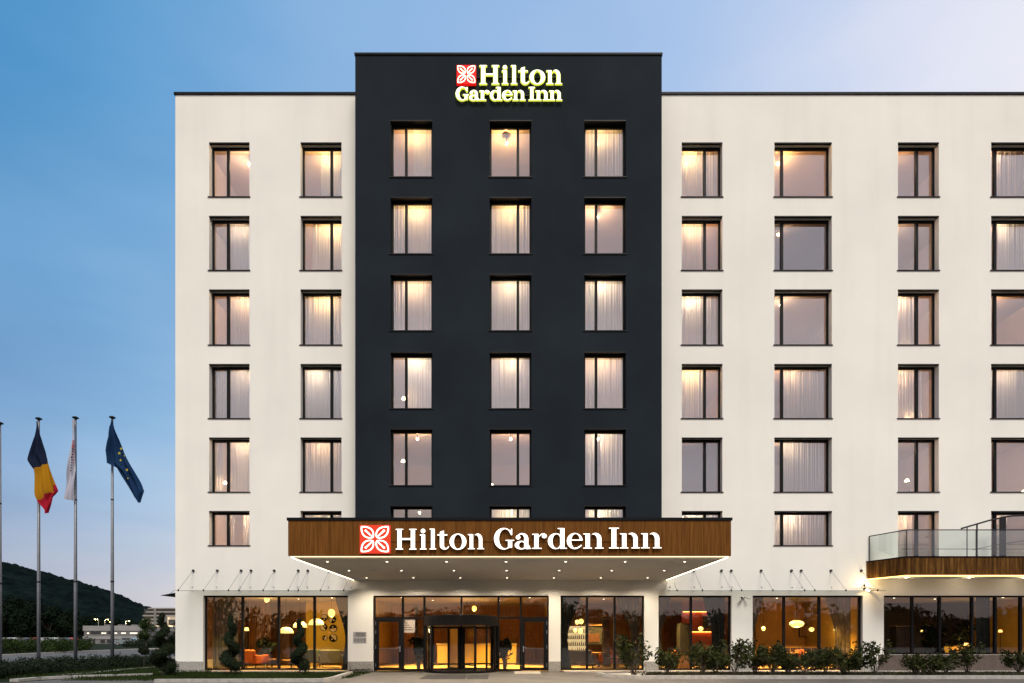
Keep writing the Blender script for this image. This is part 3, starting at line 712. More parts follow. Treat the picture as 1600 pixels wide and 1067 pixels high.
shopfront(PX(1029), PX(1143), .06, GT, [PX(1081.5)])
shopfront(PX(1176), PX(1348), .06, GT, [PX(1227.5), PX(1283)])
shopfront(PX(1381), 25.2, .76, GT, [PX(1429.3), PX(1472.3), PX(1523.4), PX(1560), PX(1600), PX(1650)])
# entrance: transom lights, fixed panes, two swing doors, revolving door
y = .14; TRZ = PZ(964.5); f = MB(); ex0, ex1 = PX(583), PX(857.6)
f.box(ex0, ex0+.06, y, y+.1, .03, GT); f.box(ex1-.06, ex1, y, y+.1, .03, GT); f.box(ex0+.06, ex1-.06, y, y+.1, GT-.07, GT); f.box(ex0+.06, ex1-.06, y, y+.1, TRZ-.04, TRZ+.04)
ups = [PX(628.3), PX(662.3), PX(778.8), PX(813.8)]
for u_ in ups: f.box(u_-.045, u_+.045, y-.01, y+.11, .03, GT-.07)
u5 = PX(720.5); f.box(u5-.04, u5+.04, y, y+.1, TRZ+.04, GT-.07)
for a_, b_ in ((ups[0], ups[1]), (ups[2], ups[3])): f.box(a_+.045, b_-.045, y, y+.1, .03, .1)
EN = f.build('entrance_frame', M_FRAME, H)
tops = [ex0+.06]+sum([[q-.045, q+.045] for q in sorted(ups+[u5])], [])+[ex1-.06]
for k in range(0, len(tops), 2):
    p = MB(); p.quad((tops[k], y+.05, TRZ+.04), (tops[k+1], y+.05, TRZ+.04), (tops[k+1], y+.05, GT-.07), (tops[k], y+.05, GT-.07)); p.build('pane', M_SHOP, EN)
for a_, b_ in ((ups[0], ups[1]), (ups[2], ups[3])):
    p = MB(); p.quad((a_+.045, y+.05, .1), (b_-.045, y+.05, .1), (b_-.045, y+.05, TRZ-.04), (a_+.045, y+.05, TRZ-.04)); p.build('pane', M_SHOP, EN)
for a_, b_, s in ((ex0+.065, ups[0]-.05, 1), (ups[3]+.05, ex1-.065, -1)):
    d_ = MB(); z1 = TRZ-.045; y2 = y-.01
    d_.box(a_, a_+.16 if s > 0 else a_+.13, y2, y2+.07, .04, z1); d_.box(b_-(.13 if s > 0 else .16), b_, y2, y2+.07, .04, z1); l_, r_ = (a_+.16, b_-.13) if s > 0 else (a_+.13, b_-.16)
    d_.box(l_, r_, y2, y2+.07, z1-.13, z1); d_.box(l_, r_, y2, y2+.07, .04, .17)
    DO = d_.build('glass_door', M_FRAME, H)
    p = MB(); p.quad((l_, y2+.04, .17), (r_, y2+.04, .17), (r_, y2+.04, z1-.13), (l_, y2+.04, z1-.13)); p.build('pane', M_SHOP, DO)
    hx = b_-.07 if s > 0 else a_+.07
    h_ = MB(); h_.box(hx-.02, hx+.02, y2-.012, y2+.002, .86, 1.12); h_.tube([(hx, y2-.01, 1.05), (hx, y2-.06, 1.05), (hx-s*.14, y2-.06, 1.05)], .012, 8); h_.build('handle', M_STEEL, DO)
    h_ = MB(); h_.tube([(l_-.02, y+.13, 1.0), (r_+.02, y+.13, 1.0)], .014, 6); h_.build('push_bar', M_STEEL, DO)
    hx = a_+.02 if s > 0 else b_-.02
    for zz in (.2, 1.0, 1.65, 2.05):
        h_ = MB(); h_.tube([(hx, y2-.012, zz), (hx, y2-.012, zz+.16)], .011, 6); h_.build('hinge', M_STEEL, DO)
# revolving door
RCX = (ups[1]+ups[2])/2; RR = (ups[2]-ups[1])/2-.08; RCY = .05
RV = empty('revolving_door', (RCX, RCY, 0), 0, H)
def arcbox(mb, r0, r1, z0, z1, a0, a1, n=28, m=0):
    for k in range(n):
        a = a0+(a1-a0)*k/n; b_ = a0+(a1-a0)*(k+1)/n
        P = [(r0*math.cos(a), r0*math.sin(a)), (r1*math.cos(a), r1*math.sin(a)), (r1*math.cos(b_), r1*math.sin(b_)), (r0*math.cos(b_), r0*math.sin(b_))]
        mb.prism(P, z0, z1, m)
b = MB(); b.lathe([(RR+.06, 2.0), (RR+.06, 2.42), (RR-.02, 2.44)], (0, 0, 0), 48); b.build('drum_canopy', M_FRAME, RV)
b = MB(); b.lathe([(RR+.05, .0), (RR+.05, .09), (RR-.02, .10)], (0, 0, 0), 48); b.build('floor_ring', M_FRAME, RV)
for a0, a1 in ((-180-30, -180+42), (-42, 30)):
    b = MB()
    for k in range(4):
        a = R(a0+(a1-a0)*k/3); b.box(-.02, .02, -.02, .02, 0, .001) if False else b.tube([(RR*math.cos(a), RR*math.sin(a), .05), (RR*math.cos(a), RR*math.sin(a), 2.0)], .042, 6)
    arcbox(b, RR-.02, RR+.02, .055, .12, R(a0), R(a1), 10); arcbox(b, RR-.02, RR+.02, .30, .33, R(a0), R(a1), 10)
    b.build('drum_frame', M_FRAME, RV)
    b = MB()
    for k in range(12):
        a, c_ = R(a0+(a1-a0)*k/12), R(a0+(a1-a0)*(k+1)/12)
        b.quad((RR*math.cos(a), RR*math.sin(a), .12), (RR*math.cos(c_), RR*math.sin(c_), .12), (RR*math.cos(c_), RR*math.sin(c_), 2.0), (RR*math.cos(a), RR*math.sin(a), 2.0))
    b.build('curved_pane', M_SHOP, RV)
b = MB(); b.tube([(0, 0, .05), (0, 0, 2.0)], .06, 12); b.build('centre_post', M_FRAME, RV)
for k in range(4):
    a = R(-62+90*k); c_, s_ = math.cos(a), math.sin(a)
    b = MB(); r1 = RR-.07
    for q in (.12, r1): b.tube([(q*c_, q*s_, .06), (q*c_, q*s_, 1.98)], .055, 6)
    for zz, rr in ((.10, .045), (1.93, .05), (.32, .022)): b.tube([(.12*c_, .12*s_, zz), (r1*c_, r1*s_, zz)], rr, 6)
    b.build('door_wing', M_FRAME, RV)
    b = MB(); b.quad((.15*c_, .15*s_, .14), (r1*c_, r1*s_, .14), (r1*c_, r1*s_, 1.88), (.15*c_, .15*s_, 1.88)); b.build('wing_pane', M_SHOP, RV)

# ---------------------------------------------------------------- balcony terrace
ty = -1.58; bz0, bz1 = 4.02, 4.82
tb = MB(); p0 = (PX(1353.4), -.01); p1 = (PX(1416, D0+ty), ty)
# front cladding panels
xs_ = [p1[0]]+[p1[0]+2.9+k*1.18 for k in range(8)]; xs_ = [x for x in xs_ if x < XR]+[XR]
for a_, b_ in zip(xs_[:-1], xs_[1:]): tb.box(a_+.005, b_-.005, ty, ty+.05, bz0+.05, bz1-.03)
n_ = Vector((p1[1]-p0[1], -(p1[0]-p0[0]), 0)).normalized()*-1
v0, v1 = Vector((*p0, 0)), Vector((*p1, 0))
for k in range(2):
    a_ = v0.lerp(v1, k*.45); b_ = v0.lerp(v1, .45 if k == 0 else 1.0)-((v1-v0).normalized()*.006)
    tb.prism([(a_.x, a_.y), (b_.x, b_.y), (b_.x+.04, b_.y+.03), (a_.x+.04, a_.y+.03)], bz0+.05, bz1-.03)
BAL = tb.build('terrace', M_WOOD2, H)
b = MB(); b.prism([(p0[0]+.07, p0[1]), (p1[0]+.07, ty+.06), (XR, ty+.06), (XR, -.012)], bz0+.03, bz1-.05); b.build('terrace_deck', M_SOFFIT, BAL)
b = MB(); b.prism([(p0[0]-.01, p0[1]), (p1[0]-.01, ty-.02), (XR, ty-.02), (XR, ty+.1), (p1[0]+.06, ty+.1), (p0[0]+.08, p0[1])], bz1-.03, bz1+.02); b.build('deck_edge', M_TRIM, BAL)
M_LEDW = emit('led_strip_terrace', (1, .58, .15), 5)
b = MB(); b.prism([(p0[0]+.01, p0[1]), (p1[0]+.01, ty+.01), (XR, ty+.01), (XR, ty+.06), (p1[0]+.05, ty+.06), (p0[0]+.08, p0[1])], bz0, bz0+.03); b.build('light_strip', M_LEDW, BAL)
# glass railing
rt = 5.93
def rail_run(a_, b_, parent):
    m_ = MB(); m_.tube([(a_[0], a_[1], rt), (b_[0], b_[1], rt)], .022, 8); m_.build('handrail', M_DSTEEL, parent)
    g_ = MB(); g_.quad((a_[0], a_[1], bz1+.05), (b_[0], b_[1], bz1+.05), (b_[0], b_[1], rt-.03), (a_[0], a_[1], rt-.03)); g_.build('railing_glass', M_RAIL, parent)
q0 = (p0[0]+.12, p0[1]-.02); q1 = (p1[0]+.06, ty+.06); q2 = (XR, ty+.06)
rail_run(q0, q1, BAL); rail_run(q1, q2, BAL)
for x_, y_ in (q1, (PX(1527, D0+ty), ty+.06), (PX(1600, D0+ty)+.6, ty+.06), q0):
    b = MB(); b.tube([(x_, y_, bz1), (x_, y_, rt)], .018, 8); b.build('railing_post', M_DSTEEL, BAL)
b = MB(); b.tube([(PX(1403), -.25, PZ(857, D0-.25)), (XR, -.25, PZ(857, D0-.25))], .014, 6); b.build('wall_rail', M_DSTEEL, BAL)
# curved rail on the terrace
cr = [(1502, 825), (1526, 818), (1545, 812.5), (1566, 807.5), (1584, 805), (1605, 804.5), (1640, 806)]; dcr = D0-.75
b = MB(); b.tube([(PX(a_, dcr), -.75, PZ(c_, dcr)) for a_, c_ in cr], .035, 8); CRo = b.build('curved_handrail', M_DSTEEL, BAL)
b = MB(); b.tube([(PX(1511, dcr), -.75, bz1), (PX(1511, dcr), -.75, PZ(823, dcr))], .02, 8); b.build('rail_support', M_DSTEEL, BAL); b = MB(); b.tube([(PX(1526.5, dcr), -.75, bz1), (PX(1526.5, dcr), -.75, PZ(818, dcr))], .03, 8); b.build('rail_support', M_DSTEEL, BAL); b = MB(); b.box(PX(1563.5, dcr), PX(1570.5, dcr), -.8, -.68, bz1, PZ(808, dcr)); b.build('rail_support', M_DSTEEL, BAL)
b = MB(); b.tube([(PX(1520, dcr), -.75, PZ(858, dcr)), (PX(1560, dcr), -.75, PZ(850, dcr)), (PX(1640, dcr), -.75, PZ(838, dcr))], .012, 6); b.build('rail_cable', M_DSTEEL, BAL)
for px in (1416, 1514, 1600):
    b = MB(); b.lathe([(.05, 0), (.05, -.01)], (PX(px, D0-.7), -.7, bz0+.028), 12); b.build('terrace_downlight', M_DOWN, BAL)
    point(BAL, (PX(px, D0-.7), -.7, bz0-.12), 5, (1, .8, .55), .04)
# wall lamp at the terrace corner
WLx = PX(1351); WL = thing('wall_lamp', 'small lit wall lamp glowing beside the terrace corner', 'lamp', (WLx, 0, PZ(914)))
b = MB(); b.box(-.05, .05, -.04, 0, -.05, .05); b.tube([(0, -.04, 0), (0, -.18, 0)], .015, 6); b.build('bracket', M_DSTEEL, WL)
b = MB(); b.lathe([(.02, .06), (.065, .03), (.07, -.03), (.02, -.06)], (0, -.22, 0), 12); b.build('bulb', emit('wall_lamp_glow', (1, .75, .35), 22), WL, smooth=True)
point(WL, (0, -.33, 0), 26, (1, .70, .32), .05)

# ---------------------------------------------------------------- glass awnings
def awning(label, x0, x1, rods, joints, mirror=1):
    A = thing('glass_awning', label, 'awning', (0, 0, 0))
    zw, zf, p_ = PZ(917), 3.46, 1.2
    es = [x0]+joints+[x1]
    for a_, b_ in zip(es[:-1], es[1:]):
        g_ = MB(); a_ += .01; b_ -= .01; t = .016
        g_.v += [(a_, -.05, zw), (b_, -.05, zw), (b_, -p_, zf), (a_, -p_, zf), (a_, -.05, zw-t), (b_, -.05, zw-t), (b_, -p_, zf-t), (a_, -p_, zf-t)]
        for q in ((0, 1, 2, 3), (4, 7, 6, 5), (0, 3, 7, 4), (1, 5, 6, 2)): g_.f.append(q); g_.mi.append(0)
        g_.f.append((3, 2, 6, 7)); g_.mi.append(1)
        g_.build('glass_panel', [M_AWN, M_GEDGE], A)
        e_ = MB()
    for rx in rods:
        s_ = MB(); zt_ = PZ(891); s_.tube([(rx, -.03, zt_), (rx, -p_+.06, zf+.02)], .011, 6); s_.build('tie_rod', M_STEEL, A)
        s_ = MB(); s_.tube([(rx, 0, zt_), (rx, -.05, zt_)], .055, 12); s_.build('anchor_disc', M_DSTEEL, A)
        s_ = MB(); s_.tube([(rx, -p_+.06, zf-.03), (rx, -p_+.06, zf+.05)], .03, 8); s_.build('clamp', M_DSTEEL, A)
        s_ = MB(); s_.tube([(rx, -.09, zw-.03), (rx, -.09, zw+.03)], .03, 8); s_.tube([(rx, 0, zw), (rx, -.09, zw)], .015, 6); s_.build('wall_clamp', M_STEEL, A)
    return A
M_GEDGE = mat('glass_edge', (.06, .10, .08), .2)
lr = [PX(a_) for a_ in (302.3, 339.9, 377, 392.6, 428.8, 466.3, 481.3, 514.3, 549)]
awning('long glass awning on steel rods over the lounge windows left of the entrance', -14.02, PX(560), lr, [(lr[2]+lr[3])/2, (lr[5]+lr[6])/2])
rr_ = [PX(a_) for a_ in (1046, 1084, 1127, 1142.4, 1189, 1236.3, 1251.6, 1298, 1345.3)]
awning('long glass awning on steel rods over the restaurant windows right of the entrance', PX(1036), 15.7, rr_, [(rr_[2]+rr_[3])/2, (rr_[5]+rr_[6])/2])
A = thing('glass_awning', 'short glass awning jutting out around the left corner of the hotel', 'awning', (XL, 1.2, 0))
g_ = MB(); g_.box(-1.38, -.03, 0, 5, 3.42, 3.436); g_.v = [(x, y_, z+(.24*(1+x/1.4))) for x, y_, z in g_.v]; g_.build('glass_panel', M_AWN, A)
for yy in (.4, 2.4, 4.4):
    s_ = MB(); s_.tube([(-.02, yy, 4.42), (-1.3, yy, 3.46)], .011, 6); s_.build('tie_rod', M_STEEL, A)

# ---------------------------------------------------------------- small wall things
def star_pts(cx, cz, r): return [(cx+r*(1 if k % 2 == 0 else .42)*math.sin(math.pi*k/5), cz+r*(1 if k % 2 == 0 else .42)*math.cos(math.pi*k/5)) for k in range(10)]
M_PLQ = mat('brushed_plaque', (.40, .39, .38), .35, .5, noise_s=4, noise_a=.1, stretch=(1, 1, 20))
def plq(label, y0, y1, stars):
    x0, x1 = PX(552.5), PX(572.5); P = thing('wall_plaque', label, 'plaque', ((x0+x1)/2, 0, PZ(y1)), 0, 'plaques left of the entrance doors'); hw = (x1-x0)/2; hh = PZ(y0)-PZ(y1)
    b = MB(); b.box(-hw, hw, -.03, -.002, 0, hh); b.build('plate', M_PLQ, P, bevel=.004)
    mk = MB()
    if stars:
        for k in range(4):
            pts = star_pts(-.19+k*.127, hh*.5, .045); i = len(mk.v); mk.v += [(a_, -.0335, c_) for a_, c_ in pts]+[(-.19+k*.127, -.0335, hh*.5)]
            for j in range(10): mk.f.append((i+10, i+j, i+(j+1) % 10)); mk.mi.append(0)
    else:
        wds = [('H', .16), ('i', .05), ('l', .05), ('t', .08), ('o', .12), ('n', .12)]; x = -.17
        for ch, wd in wds:
            if ch not in GC: GC[ch] = glyph(ch)
            w_, X, Y, d = GC[ch]; wd *= .55; field_mesh(mk, X[::2, ::2], Y[::2, ::2], d[::2, ::2], lambda u, x=x, wd=wd, w_=w_: x+wd*u/w_, lambda v_: hh*.48+.075*v_, -.0335, -.031); x += wd+.012
        x = -.17
        for ch, wd in [('G', .1), ('a', .08), ('r', .07), ('d', .09), ('e', .08), ('n', .09), (' ', .05), ('I', .05), ('n', .09), ('n', .09)]:
            wd *= .42
            if ch != ' ':
                if ch not in GC: GC[ch] = glyph(ch)
                w_, X, Y, d = GC[ch]; field_mesh(mk, X[::2, ::2], Y[::2, ::2], d[::2, ::2], lambda u, x=x, wd=wd, w_=w_: x+wd*u/w_, lambda v_: hh*.2+.05*v_, -.0335, -.031)
            x += wd+.006
    mk.build('star_marks' if stars else 'engraved_name', [M_TRIM, M_TRIM], P)
plq('grey metal plaque engraved with the hotel name left of the doors', 986.5, 993.8, False)
plq('grey metal plaque with four dark stars left of the doors', 995.6, 1002.6, True)
C_ = thing('security_camera', 'white twin security camera on the pier between the two dark-curtained windows', 'camera', (PX(1161), 0, PZ(933)))
b = MB(); b.box(-.06, .06, -.05, 0, -.03, .05); b.tube([(0, -.05, 0), (-.1, -.16, .02)], .02, 8); b.tube([(0, -.05, 0), (.14, -.16, -.02)], .018, 8); b.build('bracket', M_STEEL, C_)
M_CAMW = mat('camera_white', (.7, .7, .7), .4)
b = MB(); b.tube([(-.05, -.12, .02), (-.16, -.26, -.02)], [.05, .055], 12); b.tube([(.10, -.12, -.01), (.20, -.24, -.05)], [.03, .035], 12); b.build('housing', M_CAMW, C_, smooth=True)
b = MB(); b.tube([(-.155, -.255, -.018), (-.163, -.266, -.021)], .045, 12); b.build('lens', M_TRIM, C_)
# coiled cable at the pier
b = MB(); pts = []
for k in range(60):
    t = k/59; pts.append((PX(546)+t*1.0+.05*math.sin(k*1.3), -.12-.09*math.cos(k*.9), .05+.04*math.sin(k*1.7)+.06*t))
b.tube(pts, .014, 6); b.tube([(PX(548), -.1, .06), (PX(547), -.06, .3), (PX(549), -.12, .05)], .014, 6)
tag(b.build('cable', M_BARK), 'dark cable lying coiled along the foot of the pier by the entrance', 'cable')
# door mats
mt = [gp(668, 1053.8), gp(730, 1053.8), gp(727, 1060.6), gp(655, 1060.6)]
b = MB(); b.prism([mt[3], mt[2], mt[1], mt[0]], .008, .022); M_MAT = mat('ribbed_mat', (.022, .020, .019), .9, noise_s=30, noise_a=.3, bump=.6, bump_s=60, stretch=(1, .1, 1))
tag(b.build('door_mat', M_MAT), 'wider dark entrance mat lying in front of the revolving door, left half', 'mat', 'mats before the revolving door')
mt = [gp(731, 1053.8), gp(764, 1053.8), gp(762, 1060.6), gp(729, 1060.6)]
b = MB(); b.prism([mt[3], mt[2], mt[1], mt[0]], .008, .022); tag(b.build('door_mat', M_MAT), 'narrower dark entrance mat in front of the revolving door, right of the joint', 'mat', 'mats before the revolving door')
mt = [gp(804, 1049.2), gp(843, 1049.2), gp(845, 1053.2), gp(804, 1053.2)]
b = MB(); b.prism([mt[3], mt[2], mt[1], mt[0]], .008, .04); tag(b.build('stone_threshold', mat('threshold', (.42, .38, .31), .8, noise_s=8, noise_a=.1)), 'pale stone slab before the right-hand swing door', 'slab')

# ================================================================== GROUND FLOOR INTERIOR
M_LFLOOR = mat('lobby_floor', (.42, .29, .14), .35, noise_s=1.5, noise_a=.1)
M_DKWOOD_ = mat('dark_panelling', (.09, .045, .02), .7, noise_s=3, noise_a=.3); M_OCHRE = mat('ochre_wall', (.55, .33, .06), .8, noise_s=2, noise_a=.08)
M_BROWNW = mat('brown_slat_wall', (.36, .17, .05), .7, noise_s=3, noise_a=.45, stretch=(8, 1, .3))
M_LCEIL = mat('lobby_ceiling', (.55, .46, .34), .9)
M_DKWOOD = mat('dark_wood', (.05, .025, .012), .5, noise_s=5, noise_a=.3)
M_TT_ = mat('pattern_gold', (.75, .45, .16), .6); M_ORANGE = mat('orange_upholstery', (.55, .13, .03), .8); M_GREY = mat('grey_upholstery', (.10, .11, .09), .85); M_BLK = mat('black_upholstery', (.02, .02, .02), .8)
b = MB(); b.box(XL+.1, XR-.1, .26, 9.4, .0, .025); b.build('lobby_floor', M_LFLOOR, H)
b = MB(); b.box(XL+.1, XR-.1, .34, 9.4, 3.42, 3.8); b.build('lobby_ceiling', M_LCEIL, H)
b = MB(); b.box(XL+.3, PX(600), 8.0, 8.2, .025, 3.62); b.build('lobby_back_wall', M_BROWNW, H)
b = MB(); b.box(1.7, 16.1, 9.0, 9.2, .025, 3.62); b.build('dining_back_wall', M_BROWNW, H)
b = MB(); b.box(16.1, XR-.2, 7.0, 7.2, .025, 3.62); b.build('terrace_room_wall', mat('dim_wall', (.05, .042, .045), .8, noise_s=1, noise_a=.3), H)
b = MB(); b.box(PX(600), 1.7, 9.0, 9.2, .025, 3.62); b.build('reception_back_wall', M_BROWNW, H)
b = MB(); b.box(-8.15, -7.0, 4.6, 4.8, .025, 3.62); b.box(-7.0, -6.9, 4.6, 9, .025, 3.62); b.build('partition', M_OCHRE, H)
b = MB(); b.box(XL+.1, XL+.25, .3, 9, .025, 3.62); b.build('partition', M_DKWOOD_, H)
b = MB(); b.box(2.0, 2.12, 3.5, 9, .025, 3.62); b.box(XR-.3, XR-.2, .4, 9, .025, 3.62); b.box(PX(1580, 29.5), PX(1640, 29.5), 4.5, 4.65, .025, 3.62); b.box(16.1, 16.25, 1.5, 9, .025, 3.62); b.build('partition', M_OCHRE, H)
b = MB(); b.box(-11.0, -8.16, 5.6, 5.75, .025, 3.62); b.build('yellow_panel_wall', mat('yellow_wall', (.80, .52, .05), .8), H)
b = MB(); b.box(11.7, 12.9, 5.0, 5.15, .025, 3.42); b.build('dark_partition', mat('umber_wall', (.06, .028, .012), .7, noise_s=2, noise_a=.3), H)
b = MB(); b.box(11.7, 16.0, 6.0, 6.15, .025, 3.62); b.build('restaurant_wall', mat('amber_wall', (.55, .27, .06), .8, noise_s=1.5, noise_a=.2), H)
# interior ceiling spots (recessed)
for (x, yy) in [(-12.5, 2), (-10.5, 3.2), (-8.6, 2.4), (-5.2, 2.2), (-4.0, 4.2), (-2.4, 2.6), (-.6, 4.4), (.9, 2.2), (2.9, 2.2), (4.6, 3.2), (7.4, 2.0), (8.9, 3), (11.5, 1.9), (12.9, 2.6), (14.6, 2), (18.5, 2.5), (21, 3.2), (23.5, 2.2)]:
    b = MB(); b.lathe([(.07, 0), (.07, -.02), (.05, -.02)], (x, yy, 3.42), 12); b.lathe([(.048, -.018), (.048, -.024)], (x, yy, 3.42), 12, m=1); o = b.build('lobby_spot', [M_FRAME, M_DOWN], H)
    ld = bpy.data.lights.new('spot_beam', 'SPOT'); ld.energy = (3600 if -6 < x < 2 else 2400) if x < 16 else 60; ld.color = (1, .60, .15); ld.spot_size = R(88); ld.spot_blend = .9; ld.shadow_soft_size = .05
    q = bpy.data.objects.new('spot_beam', ld); COL.objects.link(q); q.parent = o; q.location = (x, yy, 3.36)
# reception counter
RC = thing('reception_counter', 'long glowing yellow reception counter seen through the revolving door', 'counter', (-2.0, 6.0, .025))
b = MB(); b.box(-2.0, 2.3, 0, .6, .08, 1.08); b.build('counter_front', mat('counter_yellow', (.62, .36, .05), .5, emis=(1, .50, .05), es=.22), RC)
b = MB(); b.box(-2.06, 2.36, -.06, .66, 1.08, 1.14); b.build('counter_top', mat('counter_top', (.7, .5, .25), .4), RC)
b = MB(); b.box(-1.95, 2.25, .02, .58, 0, .08); b.build('counter_base', M_DKWOOD, RC)
b = MB(); rnd = random.Random(8)
for k in range(150):
    x = rnd.uniform(-6, 1.5); z = rnd.uniform(1.3, 2.5); a = rnd.random()*3.14; l_ = rnd.uniform(.08, .2)
    b.tube([(x, 8.985, z), (x+l_*math.cos(a)*.5, 8.98, z+l_*math.sin(a)*.6), (x+l_*math.cos(a+.7), 8.985, z+l_*math.sin(a+.7))], .008, 4)
tag(b.build('wall_pattern', M_TT_, H), kind='stuff')
DE = thing('reception_monitor', 'small dark screen standing on the left end of the reception counter', 'monitor', (-3.0, 6.3, 1.165))
b = MB(); b.box(-.25, .25, 0, .04, .1, .42); b.build('screen', M_BLK, DE); b = MB(); b.box(-.1, .1, -.06, .1, 0, .015); b.box(-.02, .02, .01, .03, .015, .12); b.build('stand', M_DSTEEL, DE)
# lounge furniture
def legs(mb, w2, d2, h, r=.018):
    for sx in (-1, 1):
        for sy in (-1, 1): mb.tube([(sx*w2, sy*d2, 0), (sx*w2*.92, sy*d2*.92, h)], r, 6)
def armchair(label, x, yy, rz, m, group=None, wd=.38):
    t = thing('armchair', label, 'armchair', (x, yy, .025), rz, group)
    b = MB(); b.box(-wd, wd, -.36, .30, .22, .44); b.build('seat', m, t, bevel=.04)
    b = MB(); b.box(-wd, wd, .30, .44, .25, .88); b.build('backrest', m, t, bevel=.05)
    for s in (-1, 1):
        b = MB(); b.box(s*wd if s > 0 else -wd-.1, wd+.1 if s > 0 else -wd, -.34, .40, .24, .64); b.build('armrest', m, t, bevel=.04)
        for sy in (-.3, .36):
            b = MB(); b.tube([(s*wd*1.05, sy, 0), (s*wd, sy*.9, .24)], .018, 6); b.build('leg', M_DKWOOD, t)
    return t
armchair('orange armchair in the lounge behind the left glazing', PX(401, 27.5), 2.5, R(150), M_ORANGE)
armchair('low grey sofa chair beside the art wall in the lounge', PX(519, 28), 3, R(185), M_GREY, None, .5)
armchair('dark green tub chair between the white lamps and the grey sofa', PX(489, 28.3), 3.3, R(210), mat('dark_green_fabric', (.03, .045, .02), .8))
armchair('black lounge sofa behind the window nearest the revolving door', PX(905, 27.2), 2.2, R(170), M_BLK, None, .6)
armchair('orange-red chair in the dining room behind the narrow window', PX(950, 28.5), 3.5, R(200), M_ORANGE, None, .3)
def round_table(label, x, yy, h, r, m):
    t = thing('round_table', label, 'table', (x, yy, .025))
    b = MB(); b.lathe([(r, h-.03), (r, h), (r-.02, h+.003)], (0, 0, 0), 24); b.build('table_top', m, t)
    b = MB(); b.tube([(0, 0, .02), (0, 0, h-.03)], .03, 8); b.lathe([(r*.55, 0), (r*.5, .02)], (0, 0, 0), 18); b.build('pedestal', M_DSTEEL, t)
    return t
def chair(label, x, yy, rz, m, grp):
    t = thing('dining_chair', label, 'chair', (x, yy, .025), rz, grp)
    b = MB(); b.box(-.22, .22, -.22, .22, .43, .49); b.build('seat', m, t, bevel=.02)
    b = MB(); b.box(-.21, .21, .19, .23, .55, .86); b.build('backrest', m, t, bevel=.02)
    for sx in (-1, 1):
        for sy in (-1, 1):
            b = MB(); b.tube([(sx*.2, sy*.2, 0), (sx*.19, sy*.19, .45 if sy < 0 else .84)], .014, 6); b.build('leg', M_DKWOOD, t)
    return t
M_TT = mat('oak_top', (.35, .18, .07), .45)
round_table('low round wooden table behind the orange armchair', PX(425, 27.8), 2.8, .42, .45, M_TT)
round_table('low round table under the white dome lamps', PX(455, 27.2), 2.2, .40, .4, M_TT)
tabs = [(4.3, 3.0, 'beside the black sofa'), (5.6, 2.6, 'at the right end of the narrow window'), (7.6, 2.6, 'in front of the glowing bar shelves'), (9.0, 3.2, 'beside the heavy dark drape of the bar window'), (12.0, 3.0, 'under the oval paper lamp'), (13.6, 2.8, 'under the small globe pendant'), (14.9, 3.4, 'nearest the right grey curtain'), (20.5, 2.6, 'in the dim room under the terrace'), (22.3, 3.2, 'beside the yellow wall under the terrace')]
cm = [M_ORANGE, M_DKWOOD, M_BLK]
for k, (x, yy, d_) in enumerate(tabs):
    round_table('round dining table '+d_, x, yy, .74, .42, M_TT)
    for j, (dx, rz, side) in enumerate(((-.62, R(90), 'left'), (.62, R(-90), 'right'))):
        chair('dining chair '+side+' of the table '+d_, x+dx, yy+.05*j, rz+R(180), cm[(k+j) % 3], 'dining chairs behind the glazing')
# lamps
M_SHADE = emit('white_shade_glow', (1, .72, .20), 1.7)
def pendant(label, px, py, d, r, squash, power, m=M_SHADE, cord=True, name='pendant_lamp'):
    x, z = PX(px, d), PZ(py, d); yy = d-D0
    t = thing(name, label, 'lamp', (x, yy, z))
    prof = [(r*math.sin(a)+.001, -r*squash*math.cos(a)) for a in [math.pi*k/10 for k in range(11)]]
    b = MB(); b.lathe(prof, (0, 0, 0), 20); b.build('lamp_shade', m, t, smooth=True)
    b = MB(); b.tube([(0, 0, r*squash), (0, 0, 3.42-z)], .008, 6); b.build('cord', M_TRIM, t)
    point(t, (0, 0, -r*squash-.12), power, (1, .66, .24), .08)
    return t
def dome(label, px, py, d, r):
    x, z = PX(px, d), PZ(py, d)
    t = thing('dome_lamp', label, 'lamp', (x, d-D0, z), 0, 'white dome lamps in the lounge')
    b = MB(); b.lathe([(r, -.08), (r*.98, -.02), (r*.85, .10), (r*.55, .19), (.05, .22)], (0, 0, 0), 24); b.build('lamp_shade', M_SHADE, t, smooth=True)
    b = MB(); b.tube([(0, 0, .22), (0, 0, 3.42-z)], .008, 6); b.build('cord', M_TRIM, t); point(t, (0, 0, -.2), 16, (1, .7, .3), .1)
dome('lowest and leftmost of the three white dome lamps', 447, 986, 28, .34); dome('middle white dome lamp, partly behind the spiral topiary', 469, 977, 28.6, .34); dome('highest and rightmost of the white dome lamps', 494, 973, 27.6, .36)
pendant('small bright yellow globe at the top of the second lounge pane', 417, 936, 28, .13, 1, 14)
pendant('bright yellow globe above the round art discs', 518, 957, 28.5, .17, 1.2, 22)
pendant('wide oval paper lamp in the middle restaurant window', 1245, 974, 27.5, .32, .55, 28)
pendant('small globe pendant right of the oval paper lamp', 1268, 982.5, 28.2, .125, .8, 12)
pendant('small yellow globe by the left grey curtain of the restaurant', 1193, 981.5, 27, .09, 1.2, 10)
pendant('tiny yellow globe by the right grey curtain of the restaurant', 1305, 983, 28, .08, .8, 8)
pendant('upper left globe of the lamp cluster behind the dark drape', 902, 971, 28, .11, 1, 8)
pendant('upper right globe of the lamp cluster behind the dark drape', 908, 970, 28.4, .13, 1, 8)
pendant('lower left globe of the lamp cluster behind the dark drape', 899, 984, 28, .10, 1, 8)
pendant('lower right globe of the lamp cluster behind the dark drape', 907, 985, 28.4, .13, 1, 8)
pendant('single white globe before the bar shelves', 1095, 981.5, 27.5, .12, .8, 10)
